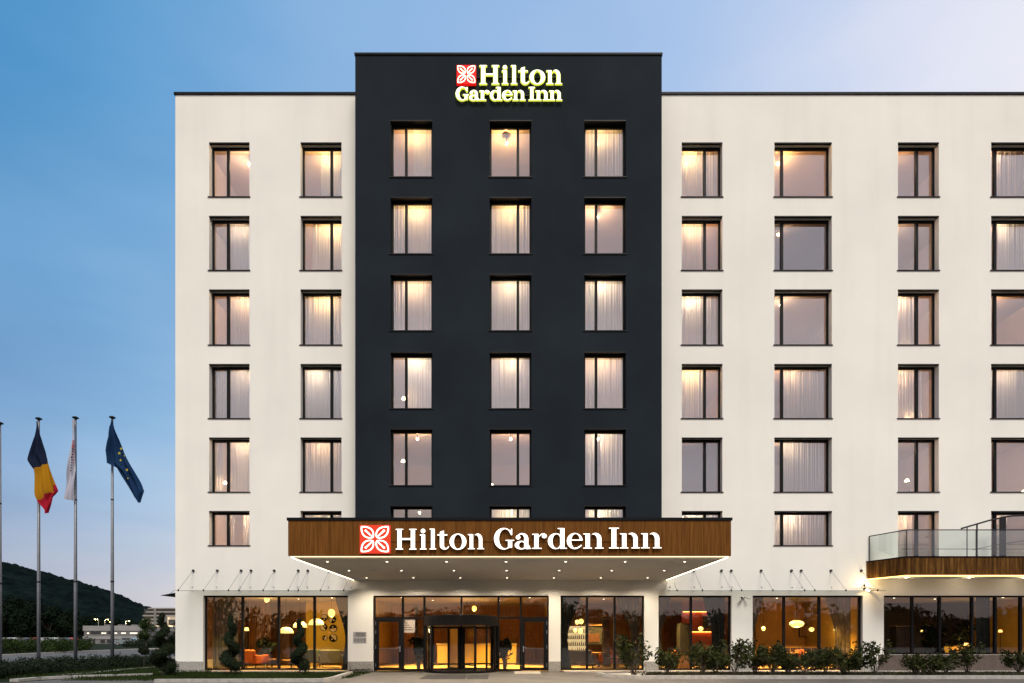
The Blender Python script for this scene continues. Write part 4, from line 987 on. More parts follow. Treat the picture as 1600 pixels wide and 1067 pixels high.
pendant('amber pendant high in the entrance hall', 741, 950, 29, .11, 1.2, 40, emit('amber_glow', (1, .5, .05), 8))
# art discs on the yellow wall
M_CREAM = mat('art_cream', (.75, .62, .30), .8)
for k, (px, py, r, dark) in enumerate(((505, 964, .19, 1), (518, 967, .20, 0), (504, 979, .2, 1), (519, 981, .21, 0), (506, 996, .14, 1), (519, 996, .22, 1))):
    d = 30.4; x, z = PX(px, d), PZ(py, d)
    nm = ('upper left', 'upper right', 'middle left', 'middle right', 'lower left small', 'lower right large')[k]
    t = thing('wall_disc', nm+' round black and cream art disc on the yellow lounge wall', 'wall art', (x, d-D0+.19, z), 0, 'round art discs on the yellow wall')
    b = MB(); i0 = 0; n = 32
    pts = [(r*math.cos(6.283*j/n), r*math.sin(6.283*j/n)) for j in range(n)]
    b.v = [(a_, -.04, c_) for a_, c_ in pts]+[(a_, -.004, c_) for a_, c_ in pts]; b.f.append(tuple(range(n))); b.mi.append(0)
    for j in range(n): b.f.append((j, j+n, (j+1) % n+n, (j+1) % n)); b.mi.append(0)
    b.build('disc', M_TRIM, t)
    b = MB(); a0 = k*1.1; hp = [(r*.86*math.cos(a0+math.pi*j/12), r*.86*math.sin(a0+math.pi*j/12)) for j in range(13)]
    b.v = [(a_, -.047, c_) for a_, c_ in hp]; b.f.append(tuple(range(13))); b.mi.append(0)
    cc = [(-r*.42*math.cos(a0+1.57)+r*.2*math.cos(6.283*j/14), -r*.42*math.sin(a0+1.57)+r*.2*math.sin(6.283*j/14)) for j in range(14)]
    b.v += [(a_, -.047, c_) for a_, c_ in cc]; b.f.append(tuple(range(13, 27))); b.mi.append(0); b.build('cream_shapes', M_CREAM, t)
SB = thing('sideboard', 'black low sideboard under the round art discs', 'sideboard', (PX(513, 30), 5.2, .025)); b = MB(); b.box(-.7, .7, -.2, .2, .12, .7); b.build('cabinet', M_BLK, SB); b = MB(); b.box(-.72, .72, -.22, .22, .7, .73); b.build('top', M_DKWOOD, SB); b = MB(); legs(b, .6, .15, .12); b.build('feet', M_DSTEEL, SB)
# dining room units
SH = thing('bar_shelf', 'tall lit shelf of bottles behind the dark drape near the entrance', 'shelf', (PX(903, 30.5), 5.5, .025))
b = MB(); b.box(-.55, .55, .25, .3, .7, 2.1); b.build('lit_back', emit('shelf_glow', (1, .74, .36), .8), SH)
for zz in (.7, 1.05, 1.4, 1.75, 2.1):
    b = MB(); b.box(-.6, .6, -.1, .25, zz-.02, zz); b.build('shelf', M_DKWOOD, SH)
b = MB(); rnd = random.Random(3)
for zz in (.7, 1.05, 1.4, 1.75):
    for k in range(11):
        x = -.52+k*.104; hh = .16+.1*rnd.random(); b.lathe([(.03, 0), (.032, hh*.6), (.012, hh*.75), (.012, hh)], (x, .05+.05*rnd.random(), zz), 7)
tag(b.build('bottles', M_BLK, SH), kind='stuff')
FP = thing('framed_screen', 'dark framed panel glowing red in the narrow window', 'screen', (PX(928, 29), 4, 1.15))
b = MB(); b.box(-.42, .42, 0, .12, 0, .95); b.build('surround', M_BLK, FP); b = MB(); b.box(-.28, .28, -.01, -.001, .12, .55); b.build('screen', mat('ember_screen', (.05, .02, .01), .5, noise_s=14, noise_a=.9, emis=(1, .25, .04), es=.18), FP); b = MB(); b.box(-.5, .5, -.05, .15, .95, 1.0); b.build('mantel', M_TT, FP)
BR = thing('back_bar', 'orange glowing bar shelving beyond the second curtained window', 'bar', (PX(1098, 30), 5, .025))
b = MB(); b.box(-1.0, 1.3, .3, .4, 0, 3.4); b.build('panel', mat('red_bar_panel', (.45, .08, .02), .6), BR)
for zz in (1.78, 2.85):
    b = MB(); b.box(-.95, 1.25, .05, .3, zz, zz+.05); b.build('shelf', M_DKWOOD, BR); b = MB(); b.box(-.95, 1.25, .22, .28, zz-.03, zz-.002); b.build('shelf_light', emit('bar_led', (1, .35, .06), 9), BR)
b = MB(); b.box(-.95, 1.3, -1.0, -.5, 0, 1.05); b.build('bar_counter', M_DKWOOD, BR)
b = MB(); b.box(.1, .9, .2, .29, 1.95, 2.6); b.build('dark_niche', M_BLK, BR)
CO = thing('black_column', 'square black column behind the left pane of the bar window', 'column', (PX(1069, 27.5), 2.5, .025)); b = MB(); b.box(-.28, .28, -.28, .28, .62, 2.15); b.build('shaft', M_BLK, CO); b = MB(); b.box(-.3, .3, -.3, .3, 0, .62); b.build('planter_base', M_TT, CO); 
# potted plants in the hall
def potted(label, px, py_top, d, r, flowers=False, seed=1):
    random.seed(seed); x = PX(px, d); yy = d-D0; z = PZ(py_top, d)
    t = thing('potted_plant', label, 'plant', (x, yy, .025))
    b = MB(); b.lathe([(.08, 0), (.12, .5), (.10, .5), (.09, .45)], (0, 0, 0), 18); b.build('pot', M_BLK, t, smooth=True)
    b = MB(); cs = [((random.gauss(0, r*.35), random.gauss(0, r*.35), .55+(z-.7)*random.random()), r*.62) for k in range(9)]; leaf_cloud(b, cs, 260, .15); b.build('foliage', M_TOPI, t)
    b = MB()
    for c_, _ in cs[:6]: b.tube([(0, 0, .42), c_], .01, 5)
    b.build('stem', M_BARK, t)
    if flowers:
        b = MB(); leaf_cloud(b, [(c_[0], rr*.6) for c_, rr in zip(cs[2:8], [r*.5]*6)], 120, .06); b.build('blossom', mat('blossom', (.75, .45, .10), .7, noise_s=6, noise_a=.6, col2=(.6, .05, .06)), t)
potted('dark bushy potted plant left of the revolving door', 654, 993, 26.2, .42, seed=4)
potted('tall flowering potted plant right of the revolving door', 789, 993, 26.4, .38, True, seed=9)
potted('dark leafy plant standing behind the orange armchair', 414, 991, 28.6, .36, seed=12)
potted('tall dark plant at the second pane under the terrace', 1455, 975, 27.5, .6, seed=15)
def table_lamp(label, px, py, d, z0, r=.12, power=14, col=(1, .6, .2)):
    x, z = PX(px, d), PZ(py, d); t = thing('table_lamp', label, 'lamp', (x, d-D0, z0))
    b = MB(); b.tube([(0, 0, 0), (0, 0, z-z0-r*.6)], .012, 6); b.lathe([(.08, 0), (.07, .02)], (0, 0, 0), 12); b.build('stand', M_DSTEEL, t)
    b = MB(); b.lathe([(r, -r*.7), (r*.7, r*.6)], (0, 0, z-z0), 16); b.build('lamp_shade', emit('amber_shade', (1, .55, .14), 3.0), t)
    point(t, (0, 0, z-z0+r), power, col, .08)
table_lamp('orange lamp beside the left edge of the lounge curtain', 385, 982, 28, .025)
table_lamp('small amber lamp glowing low in the middle of the terrace room', 1510, 1006, 28.5, .025, .11, 45)
table_lamp('small lamp in the dark room left under the terrace', 1441, 985, 28, .025, .07, 5)
table_lamp('added lamp beside the bright yellow wall under the terrace', 1563, 985, 28.2, .025, .09, 10, (1, .7, .25))  # added lamp, no known source here; helps light the yellow wall
BL = thing('lit_counter', 'low orange glowing counter in the middle of the terrace room', 'counter', (PX(1494, 29), 4.3, .025))
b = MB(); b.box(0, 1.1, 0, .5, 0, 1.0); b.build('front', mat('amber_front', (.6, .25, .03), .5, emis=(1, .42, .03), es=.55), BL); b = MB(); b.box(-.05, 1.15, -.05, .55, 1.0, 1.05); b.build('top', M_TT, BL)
potted('dark reddish bushy plant behind the glowing counter under the terrace', 1503, 975, 29.6, .6, seed=22)
YW = empty('added_wall_light', (PX(1603, 29), 3.6, 3.36), 0, H); b = MB(); b.box(-.3, .3, -.04, .04, 0, .05); b.build('added_light_bar', M_DOWN, YW)  # added light bar with its spot, put in to brighten the yellow wall
ld = bpy.data.lights.new('spot_beam', 'SPOT'); ld.energy = 420; ld.color = (1, .62, .16); ld.spot_size = R(75); ld.spot_blend = .8; ld.shadow_soft_size = .08
q = bpy.data.objects.new('spot_beam', ld); COL.objects.link(q); q.parent = YW; q.location = (0, 0, -.06); q.rotation_euler = (R(32), 0, 0)
def cabinet(label, px0, px1, d, h_, m, bands=3, glow=None):
    x0, x1 = PX(px0, d), PX(px1, d); t = thing('cabinet', label, 'cabinet', (x0, d-D0, .025)); W_ = x1-x0
    b = MB(); b.box(0, W_, 0, .45, .06, h_); b.build('carcass', m, t)
    b = MB(); b.box(-.02, W_+.02, -.03, .47, h_, h_+.04); b.build('top', M_TT, t)
    for k in range(bands):
        b = MB(); b.box(W_*k/bands+.02, W_*(k+1)/bands-.02, -.018, -.001, .12, h_-.06); b.build('cabinet_door', M_DKWOOD, t)
cabinet('low wooden serving counter across the middle restaurant window', 1202, 1284, 29, 1.0, M_OCHRE, 5)
cabinet('dark wine cabinet at the left pane under the terrace', 1400, 1428, 28, 2.0, M_BLK, 2)
cabinet('tall dark bookcase between the lounge table and the white dome lamps', 440, 452, 30, 2.1, M_DKWOOD, 2)
cabinet('dark display case on the right of the narrow window', 943, 953, 28, 2.5, M_BLK, 1)
FRM = thing('framed_picture', 'large dark framed picture on the amber restaurant wall', 'picture', (PX(1262, 31), 5.98, 1.5))
b = MB(); b.box(-.5, .5, -.03, -.001, 0, .7); b.build('frame', M_BLK, FRM); b = MB(); b.box(-.45, .45, -.036, -.031, .05, .65); b.build('canvas', M_BROWNW, FRM)
# white paper notice in the glass
N_ = thing('notice', 'white paper notice stuck on the glass above the potted plant', 'notice', (PX(638), .185, PZ(987.5)))
b = MB(); b.box(-.26, .26, -.004, 0, 0, .60); b.build('paper', mat('paper', (.6, .5, .42), .8), N_)
b = MB()
for k in range(3): b.box(-.2+k*.05, -.18+k*.05, -.008, -.004, .38, .52)
for zz, ww in ((.30, .13), (.20, .20), (.10, .24)):
    x = -.22
    rnd = random.Random(int(zz*100))
    while x < -.22+ww*1.7:
        q = .02+.02*rnd.random(); b.box(x, x+q, -.008, -.004, zz, zz+.05); x += q+.015
b.build('print', M_DKWOOD, N_)
# drapes
def drape(name, label, x0, x1, yy, z0, z1, m, amp=.05, wl=.16, taper=None, seed=1, cat='curtain'):
    o = fold_sheet(x0, x1, z0, z1, yy, amp, wl, seed, 14, taper).build(name, m, smooth=True); tag(o, label, cat); return o
def tie(side, k=.62, narrow=.32):        # tied back towards one side
    def f(u, t, a_, b_):
        s = (1-narrow)*math.sin(min(1, t/k)*math.pi/2)**1.6 if t < k else (1-narrow)*(1-.35*((t-k)/(1-k)))
        wdt = (b_-a_)*(1-s)
        return (a_+wdt*u) if side < 0 else (b_-wdt*(1-u))
    return f
ZD0, ZD1 = .06, 3.4
drape('drape', 'greyish sheer drape at the far left of the lounge glazing', PX(321), PX(362), .55, ZD0, ZD1, M_GDRAPE, seed=2)
drape('drape', 'dark tied-back drape at the right end of the lounge glazing', PX(518), PX(542), .5, ZD0, ZD1, M_DRAPE, taper=tie(1), seed=3)
drape('drape', 'pale brown drape behind the middle of the lounge', PX(378, 32), PX(430, 32), 6.5, ZD0, ZD1, M_BROWNW, seed=4)
drape('drape', 'black-green tied-back drape right of the swing door pier', PX(878), PX(910), .5, ZD0, ZD1, M_DRAPE, taper=tie(-1), seed=5)
drape('drape', 'grey drape at the right end of the narrow window', PX(966), PX(1003), .55, ZD0, ZD1, M_GDRAPE, taper=tie(1), seed=6)
drape('drape', 'pale sheer drape at the left end of the bar window', PX(1031), PX(1054), .55, ZD0, ZD1, M_GDRAPE, taper=tie(-1), seed=7)
drape('drape', 'heavy dark drape at the right end of the bar window', PX(1104), PX(1140), .5, ZD0, ZD1, M_DRAPE, taper=tie(1, .62, .6), seed=8)
drape('drape', 'grey drape at the left end of the restaurant window', PX(1178), PX(1202), .55, ZD0, ZD1, M_GDRAPE, taper=tie(-1), seed=9)
drape('drape', 'grey drape at the right end of the restaurant window', PX(1300), PX(1340), .55, ZD0, ZD1, M_GDRAPE, taper=tie(1, .62, .6), seed=10)
drape('drape', 'dark narrow drape beside the yellow wall under the terrace', PX(1540), PX(1562), .55, .7, ZD1, M_DRAPE, seed=11)

# ================================================================== PLANTS OUTSIDE
def topiary(label, x, yy, h, r0, turns, seed, hand=1):
    random.seed(seed); t = thing('spiral_topiary', label, 'topiary', (x, yy, 0), 0, 'spiral topiaries before the hotel')
    b = MB(); b.tube([(0, 0, -.02), (.02, 0, h*.5), (0, 0, h*.95)], [.035, .03, .012], 8); b.build('stem', M_BARK, t)
    cs = []; n = 70; vs = MB(); pts = []; rads = []
    for k in range(n):
        u = k/(n-1); a = hand*u*turns*6.283; rr = r0*(1-u)**.75; z = .10+.22+(h-.36)*u
        c_ = (rr*.60*math.cos(a), rr*.60*math.sin(a), z); q = rr*.50+.09
        pts.append(c_); rads.append(q*.72); cs.append((c_, q))
    vs.tube(pts, rads, 9); leaf_cloud(vs, cs, 9000, .034); vs.build('foliage', M_TOPI, t)
    return t
topiary('tallest, darkest spiral topiary left of the hotel corner', PX(254, 21.5), -3.5, 2.42, .43, 2.9, 1)
topiary('spiral topiary in front of the second lounge pane', PX(361, 22.8), -2.2, 2.4, .36, 2.6, 2, -1)
topiary('slimmer spiral topiary in front of the third lounge mullion', PX(468, 22.8), -2.2, 2.25, .31, 2.7, 3)
def rose_bush(seed, h=1.3, r=.66, n=950):
    random.seed(seed); t = empty('shrub')
    b = MB(); cs = []
    for k in range(15):
        a = random.random()*6.28; q = r*random.uniform(.35, 1.0); top = h*random.uniform(.55, 1.0)
        p1_ = (math.cos(a)*q*.35, math.sin(a)*q*.35, top*.45); p2_ = (math.cos(a)*q*.8, math.sin(a)*q*.8, top*.8); p3_ = (math.cos(a)*q, math.sin(a)*q, top)
        b.tube([(random.gauss(0, .03), random.gauss(0, .03), 0), p1_, p2_, p3_], [.012, .010, .007, .003], 5)
        cs += [(p3_, .15), (p2_, .20)]
        if random.random() < .7: cs.append(((p1_[0]*1.6, p1_[1]*1.6, top*.55), .14))
    b.build('stem', M_BARK, t); b = MB(); leaf_cloud(b, cs, int(n*.62), .072); b.build('foliage', M_LEAF, t)
    return t
protos = [rose_bush(11), rose_bush(23, .95, .72, 900), rose_bush(37, 1.1, .74, 1100), rose_bush(51, .85, .84, 1300)]
bushes = [(990.5, 1059, 0, 'loose leafy shrub at the rounded gravel end of the bed, nearest the entrance', 1.12), (1043, 1058, 1, 'leafy shrub in front of the pier between the narrow window and the bar window', 1.05),
          (1098, 1058, 2, 'leafy shrub in front of the black drape of the bar window', 1.1), (1118, 1055, 3, 'shrub tucked behind its neighbours at the right end of the bar window', .95), (1148, 1058, 0, 'upright shrub below the security camera pier', 1.02),
          (1207, 1058, 2, 'dense shrub before the left pane of the restaurant window', 1.1), (1181, 1055, 1, 'small shrub at the left edge of the restaurant window', 1.12), (1258, 1058, 3, 'wide shrub right below the oval paper lamp', 1.02), (1230, 1056, 1, 'low shrub before the first restaurant mullion', .85),
          (1318, 1058, 3, 'broad shrub before the right grey curtain of the restaurant', 1.1), (1290, 1056, 2, 'shrub before the second restaurant mullion', .9), (1368, 1058, 0, 'shrub on the white pier below the glowing wall lamp', .95),
          (1428, 1059, 1, 'dark shrub at the left of the terrace room window', .85), (1452, 1059, 3, 'shrub right of the dark shrub beneath the terrace', .85), (1478, 1057, 2, 'low shrub before the middle pane under the terrace', .75), (1512, 1056, 0, 'compact shrub beneath the terrace post', .88), (1592, 1054, 1, 'dark shrub at the right edge of the picture', .95)]
used = set()
for px, py, k, lab, s in bushes:
    o = protos[k] if k not in used else copy_tree(protos[k]); used.add(k)
    x, yy = gp(px, py-1.5); o.location = (x, yy, .06); o.scale = (s, s, s); o.rotation_euler = (0, 0, px*.7)
    tag(o, lab, 'shrub', 'shrubs in the bed before the restaurant')
# pebbles and dead leaves dressing the bed
def samp_bed(): return random.uniform(bx0, 28), random.uniform(-4.4, -1.6), .08
tag(blades('bed_cover', 5000, samp_bed, .05, .02, M_LEAF), 'fallen leaves and low weeds on the planting bed', 'ground cover', kind='stuff')

# low ground cover at the flagpoles, hedge, round bush
def clump_field(name, label, poly_px, n, hgt, m, rad, leaf, cat='ground cover', kind='stuff'):
    random.seed(len(name)); b = MB(); cs = []
    for k in range(n):
        a_ = random.random(); (x0, yb), (x1, yt) = poly_px[0], poly_px[1]
        px = x0+(x1-x0)*a_; lo = np.interp(px, [p[0] for p in poly_px[2]], [p[1] for p in poly_px[2]]); hi = np.interp(px, [p[0] for p in poly_px[3]], [p[1] for p in poly_px[3]])
        x, yy = gp(px, random.uniform(lo, hi)); cs.append(((x, yy, hgt*random.uniform(.2, .8)), rad*random.uniform(.7, 1.3)))
    leaf_cloud(b, cs, n*75, leaf); o = b.build(name, m); tag(o, label, cat, kind=kind); return o
clump_field('ground_cover', 'dark low evergreen planting around the flagpole feet', ((-60, 0), (243, 0), [(-60, 1056), (30, 1046), (60, 1041), (140, 1036.5), (243, 1033)], [(-60, 1066), (20, 1058), (90, 1053), (160, 1048), (243, 1040)]), 520, .42, M_TOPI, .26, .045)
clump_field('hedge', 'long shaggy green hedge across the side road', ((-90, 0), (142, 0), [(-90, 1018), (142, 1015)], [(-90, 1023), (60, 1021), (142, 1018)]), 260, 1.35, M_HEDGE, .5, .10, 'hedge', kind=None)
clump_field('hedge', 'low dark hedge in front of the parked car', ((198, 0), (300, 0), [(198, 1009), (300, 1009)], [(198, 1011), (300, 1011)]), 70, .9, M_TOPI, .55, .12, 'hedge', kind=None)
RB = thing('round_bush', 'small ball-shaped standard bush on a thin stem beside the path', 'bush', (*gp(225, 1043), 0))
b = MB(); b.tube([(0, 0, 0), (0, 0, .75)], .015, 6); b.build('stem', M_BARK, RB); b = MB(); leaf_cloud(b, [((0, 0, .88), .24), ((.08, 0, .8), .18), ((-.12, 0, .85), .16)], 900, .04); b.build('crown', M_TOPI, RB)
b = MB()
tree('young_tree', 'young leafy tree with a pale trunk beside the spiral topiary', *gp(228, 1013), 3.6, 1.35, 1.1, M_HEDGE, n=1500, leaf=.13, seed=3)
tree('leafy_tree', 'dark bush-like tree close against the hotel corner', PX(280, 36), 11, 2.3, .8, .5, M_TOPI, n=1600, leaf=.08, seed=4)
far = [(-70, 300, 26, 9), (-20, 260, 21, 8), (25, 290, 20, 8.5), (55, 245, 15, 7), (85, 270, 15, 7), (112, 300, 14.5, 8), (138, 320, 13, 7), (160, 300, 10.5, 5), (182, 330, 11, 7), (205, 360, 10, 7), (5, 170, 11, 5.5), (40, 160, 9, 5), (75, 165, 8.2, 4.6), (103, 175, 7.4, 4.4)]
pos = ['far left beyond the frame edge', 'second along the woodland edge', 'third along the woodland edge', 'between the two left flagpoles, set back', 'right of the first flag', 'behind the white flag pole', 'left of the lit street lamps', 'directly behind the lit street lamps', 'right behind the long low building', 'against the office block', 'at the left edge beside the car park', 'by the car park under the left flagpole', 'by the car park right of the left flagpole', 'by the car park near the middle flagpole']
for k, (px, d, h_, r_) in enumerate(far):
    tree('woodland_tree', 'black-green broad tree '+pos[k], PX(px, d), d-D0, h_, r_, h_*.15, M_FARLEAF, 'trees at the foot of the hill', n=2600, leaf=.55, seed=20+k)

# woods opposite (seen mirrored in the glazing)
random.seed(77); b = MB(); cs = []
for k in range(330):
    x = random.uniform(-95, 110); hh = 5.0+3.0*noise.noise(Vector((x*.06, 0, 3)))+(4.0 if int(x/7) % 6 == 0 else 0)*random.random()
    for q in range(4): cs.append(((x+random.gauss(0, 1.4), -66+random.gauss(0, 2.5), hh*(q+.6)/4.2), random.uniform(1.1, 1.9)))
leaf_cloud(b, cs, 60000, .42); tag(b.build('woods', M_FARLEAF), 'dark belt of trees across the road, mirrored in the ground floor glass', 'woods', kind='stuff')

# ================================================================== FLAGPOLES AND FLAGS
def flagpole(label, px, ytop, d=30.0):
    x = PX(px, d); h_ = PZ(ytop, d); t = thing('flagpole', label, 'flagpole', (x, d-D0, 0), 0, 'flagpoles left of the hotel')
    b = MB(); b.tube([(0, 0, 0), (0, 0, h_*.34), (0, 0, h_-.1)], [.085, .078, .05], 14); b.build('pole', M_POLE, t, smooth=True)
    b = MB(); b.tube([(0, 0, h_*.34-.04), (0, 0, h_*.34+.04)], .088, 12); b.tube([(0, 0, h_*.67-.03), (0, 0, h_*.67+.03)], .074, 12); b.build('collar', M_DSTEEL, t)
    b = MB(); b.lathe([(.05, -.1), (.06, -.04), (.15, .0), (.15, .04), (.05, .09)], (0, 0, h_), 16); b.build('finial', M_DSTEEL, t)
    b = MB(); b.tube([(.09, -.06, 1.2), (.09, -.06, h_-.12)], .006, 5); b.tube([(.02, -.07, 1.2), (.12, -.07, 1.2)], .015, 6); b.build('halyard', M_DSTEEL, t)
flagpole('bare flagpole cut by the left edge of the picture', 0, 661); flagpole('flagpole flying the blue, yellow and red flag', 60.5, 654); flagpole('flagpole with the furled white flag', 118, 652.5); flagpole('rightmost flagpole, with the blue starred flag', 175.5, 652)
def flag(name, label, rows, mats, bounds, d=30.0, seed=1, dy=-.25, amp=.10, folds=2.2):
    """rows: (Lx,Ly,Rx,Ry) top to bottom"""
    n = 14; sub = 6; mb = MB(); R_ = []
    for a_, b_ in zip(rows[:-1], rows[1:]):
        for s in range(sub):
            t = s/sub; R_.append([a_[k]+(b_[k]-a_[k])*t for k in range(4)])
    R_.append(list(rows[-1])); nr = len(R_)
    for j, (lx, ly, rx, ry) in enumerate(R_):
        for i in range(n+1):
            u = i/n; x = lx+(rx-lx)*u; y_ = ly+(ry-ly)*u; f_ = amp*math.sin(u*folds*6.283+j*.12+seed)*min(1, (rx-lx)/14)+.05*math.sin(j*.35+u*3)
            mb.v.append((PX(x+1.5+(x-62)*.12*(x < 100), d), d-D0+dy+f_, PZ(y_, d)))
    for j in range(nr-1):
        for i in range(n):
            a_ = j*(n+1)+i; mb.f.append((a_, a_+n+1, a_+n+2, a_+1)); mb.mi.append(bounds(j/sub, i/n))
    o = mb.build(name, mats, smooth=True)
    return o, mb
M_FB = mat('flag_navy', (.008, .014, .036), .9, spec=.1); M_FY = mat('flag_yellow', (.34, .155, .006), .9, spec=.1); M_FR = mat('flag_red', (.34, .012, .03), .9, spec=.1)
M_FW = mat('flag_white', (.42, .42, .50), .9, spec=.1); M_FE = mat('flag_blue', (.008, .030, .085), .9, spec=.1)
o, _ = flag('flag', 'hanging flag in blue, yellow and red stripes', [(61.5, 660, 62.5, 660), (58, 685, 67, 680), (49, 721, 73, 702), (58, 735, 78, 717), (59.5, 752, 85, 741), (62, 774, 92, 768), (66, 787, 84, 777), (72, 797, 82, 789), (74, 804, 77, 802)], [M_FB, M_FY, M_FR],
     lambda r, u: 0 if r-.25*u < 2.9 else (1 if r+1.1*u < 5.6 else 2), seed=1)
tag(o, None, 'flag', 'flags left of the hotel')
fw, mbw = flag('flag', 'furled white flag with red and black printing, hanging close to its pole', [(116.5, 657, 120.5, 657), (116, 690, 121, 690), (112.5, 720, 121, 722), (109, 744, 122, 737), (107, 762, 120, 762), (104.5, 781, 118.5, 783)], [M_FW], lambda r, u: 0, seed=3, amp=.06)
tag(fw, None, 'flag', 'flags left of the hotel')
fe, mbe = flag('flag', 'dark blue flag with a ring of yellow stars, blowing to the right', [(177, 658, 179, 658), (174, 668, 184, 673), (175, 684, 190, 687), (170.5, 706, 199, 710), (171.5, 725, 208, 728), (188, 733, 216, 745), (199, 754, 224, 760), (211, 777, 228, 768), (220, 787, 222, 786)], [M_FE], lambda r, u: 0, seed=2.2)
tag(fe, None, 'flag', 'flags left of the hotel')
for q_, lb in ((o, 'hanging flag in blue, yellow and red stripes'), (fw, 'furled white flag with red and black printing, hanging close to its pole'), (fe, 'dark blue flag with a ring of yellow stars, blowing to the right')): q_['label'] = lb
b = MB()
for px, py, s in ((191, 701, 2.6), (188, 708, 2.8), (190, 719, 2.3), (200, 734, 2.6), (201.5, 747, 1.6), (196, 712, 1.5)):
    pts = star_pts(PX(px, 29.7), PZ(py, 29.7), s*29.7/F); i = len(b.v); b.v += [(a_, 4.62, c_) for a_, c_ in pts]+[(PX(px, 29.7), 4.62, PZ(py, 29.7))]
    for j in range(10): b.f.append((i+10, i+j, i+(j+1) % 10)); b.mi.append(0)
b.build('star', mat('flag_star', (.45, .38, .02), .8), fe)
b = MB(); rnd = random.Random(5); red_ = MB()
for k in range(7):
    y_ = 688+k*1.9; red_.box(PX(116+.6*math.sin(k), 29.8), PX(119.6-.5*(k % 2), 29.8), 4.655, 4.665, PZ(y_+.9, 29.8), PZ(y_, 29.8))
for k in range(9):
    y_ = 701+k*4.2; b = MB(); b.box(PX(114.8-.25*k+rnd.random(), 29.8), PX(116.4-.25*k+rnd.random(), 29.8), 4.655, 4.665, PZ(y_+1.8, 29.8), PZ(y_, 29.8)); b.build('black_print', M_FB, fw)
    if k < 6: red_.box(PX(117.4, 29.8), PX(118.6, 29.8), 4.655, 4.665, PZ(y_+2.4, 29.8), PZ(y_+.9, 29.8))
red_.build('red_print', M_FR, fw)

# ================================================================== FAR BUILDINGS
M_IND = mat('corrugated_grey', (.15, .145, .14), .7, noise_s=.6, noise_a=.15); M_IND2 = mat('band_light', (.26, .25, .24), .7, noise_s=.4, noise_a=.1); M_DW = mat('dark_window', (.03, .032, .035), .2)
M_LITW = emit('lit_window', (1, .90, .7), 1.0)
d = 130.0; x0, x1 = PX(131, d), PX(217, d); yb = d-D0
FB1 = thing('industrial_building', 'long low grey two-storey building beyond the side road', 'building', (x0, yb, 0)); W_ = x1-x0
b = MB(); b.box(0, W_, .06, 14, 0, 4.1); b.build('wall', M_IND, FB1); b = MB(); b.box(-.2, W_+.2, -.06, 14.2, 3.0, 4.16); b.box(-.2, W_+.2, -.06, .05, 1.1, 1.75); b.build('cladding_band', M_IND2, FB1)
for k, (a_, c_, lit) in enumerate(((.06, .09, 1), (.12, .3, 0), (.32, .36, 1), (.37, .40, 1), (.43, .54, 0), (.56, .6, 1), (.68, .76, 1), (.84, .97, 1))):
    b = MB(); b.box(W_*a_, W_*c_, -.02, .058, 2.3, 2.85 if not lit else 2.6); b.build('window', M_LITW if lit else M_DW, FB1)
for k, (a_, c_) in enumerate(((.16, .2), (.3, .38), (.42, .5), (.6, .68))):
    b = MB(); b.box(W_*a_, W_*c_, .0, .058, .2, 1.0); b.build('window', M_DW, FB1)
b = MB(); b.box(W_*.72, W_*.98, -.05, .055, .1, 1.08); b.build('ochre_panel', mat('ochre_panel', (.35, .24, .10), .8), FB1)
for k in range(3):
    b = MB(); b.box(W_*(.2+.25*k), W_*(.2+.25*k)+1.2, 3, 4.5, 4.1, 4.5); b.build('roof_unit', M_IND, FB1)
d = 200.; FB2 = thing('office_building', 'white-banded multi-storey office block at the foot of the hill', 'building', (PX(224, d), d-D0, 0)); W_ = PX(300, d)-PX(224, d)
b = MB(); b.box(0, W_, .3, 14, 0, 11.5); b.build('wall', M_DW, FB2); b = MB(); b.box(1.6, W_, 0, 14, 11.5, 11.9); b.build('roof', M_IND2, FB2)
for k, zz in enumerate((10.2, 8.9, 7.6, 6.3, 5.0, 3.7, 2.4)):
    b = MB(); b.box(-.2 if k else 1, W_ if k < 2 else W_*.5, -.15, .28, zz, zz+.42); b.build('balcony_band', M_IND2, FB2)
b = MB(); b.box(W_*.22, W_*.27, -.2, .29, 2, 11.5); b.box(W_*.42, W_*.5, -.2, .29, 2, 9); b.build('pier', M_IND, FB2)
d = 150.; FB3 = thing('beige_building', 'pale beige building lit up beside the hotel corner', 'building', (PX(243, d), d-D0, 0)); W_ = PX(300, d)-PX(243, d)
b = MB(); b.box(0, W_, 0, 10, 0, 4.6); b.box(W_*.3, W_, .5, 10, 4.6, 7.0); b.build('wall', mat('beige_wall', (.62, .52, .40), .9), FB3)
b = MB(); b.box(W_*.28, W_+.2, .3, 10.2, 7.0, 7.2); b.build('roof', M_IND, FB3)
b = MB(); b.box(W_*.35, W_*.6, -.02, .49, 4.9, 6.2); b.build('window', M_DW, FB3); b = MB(); b.box(W_*.1, W_*.25, -.03, -.002, .1, 2.2); b.build('door', M_DW, FB3)
point(FB3, (3, -3, 2.5), 1500, (1, .85, .6), .2)
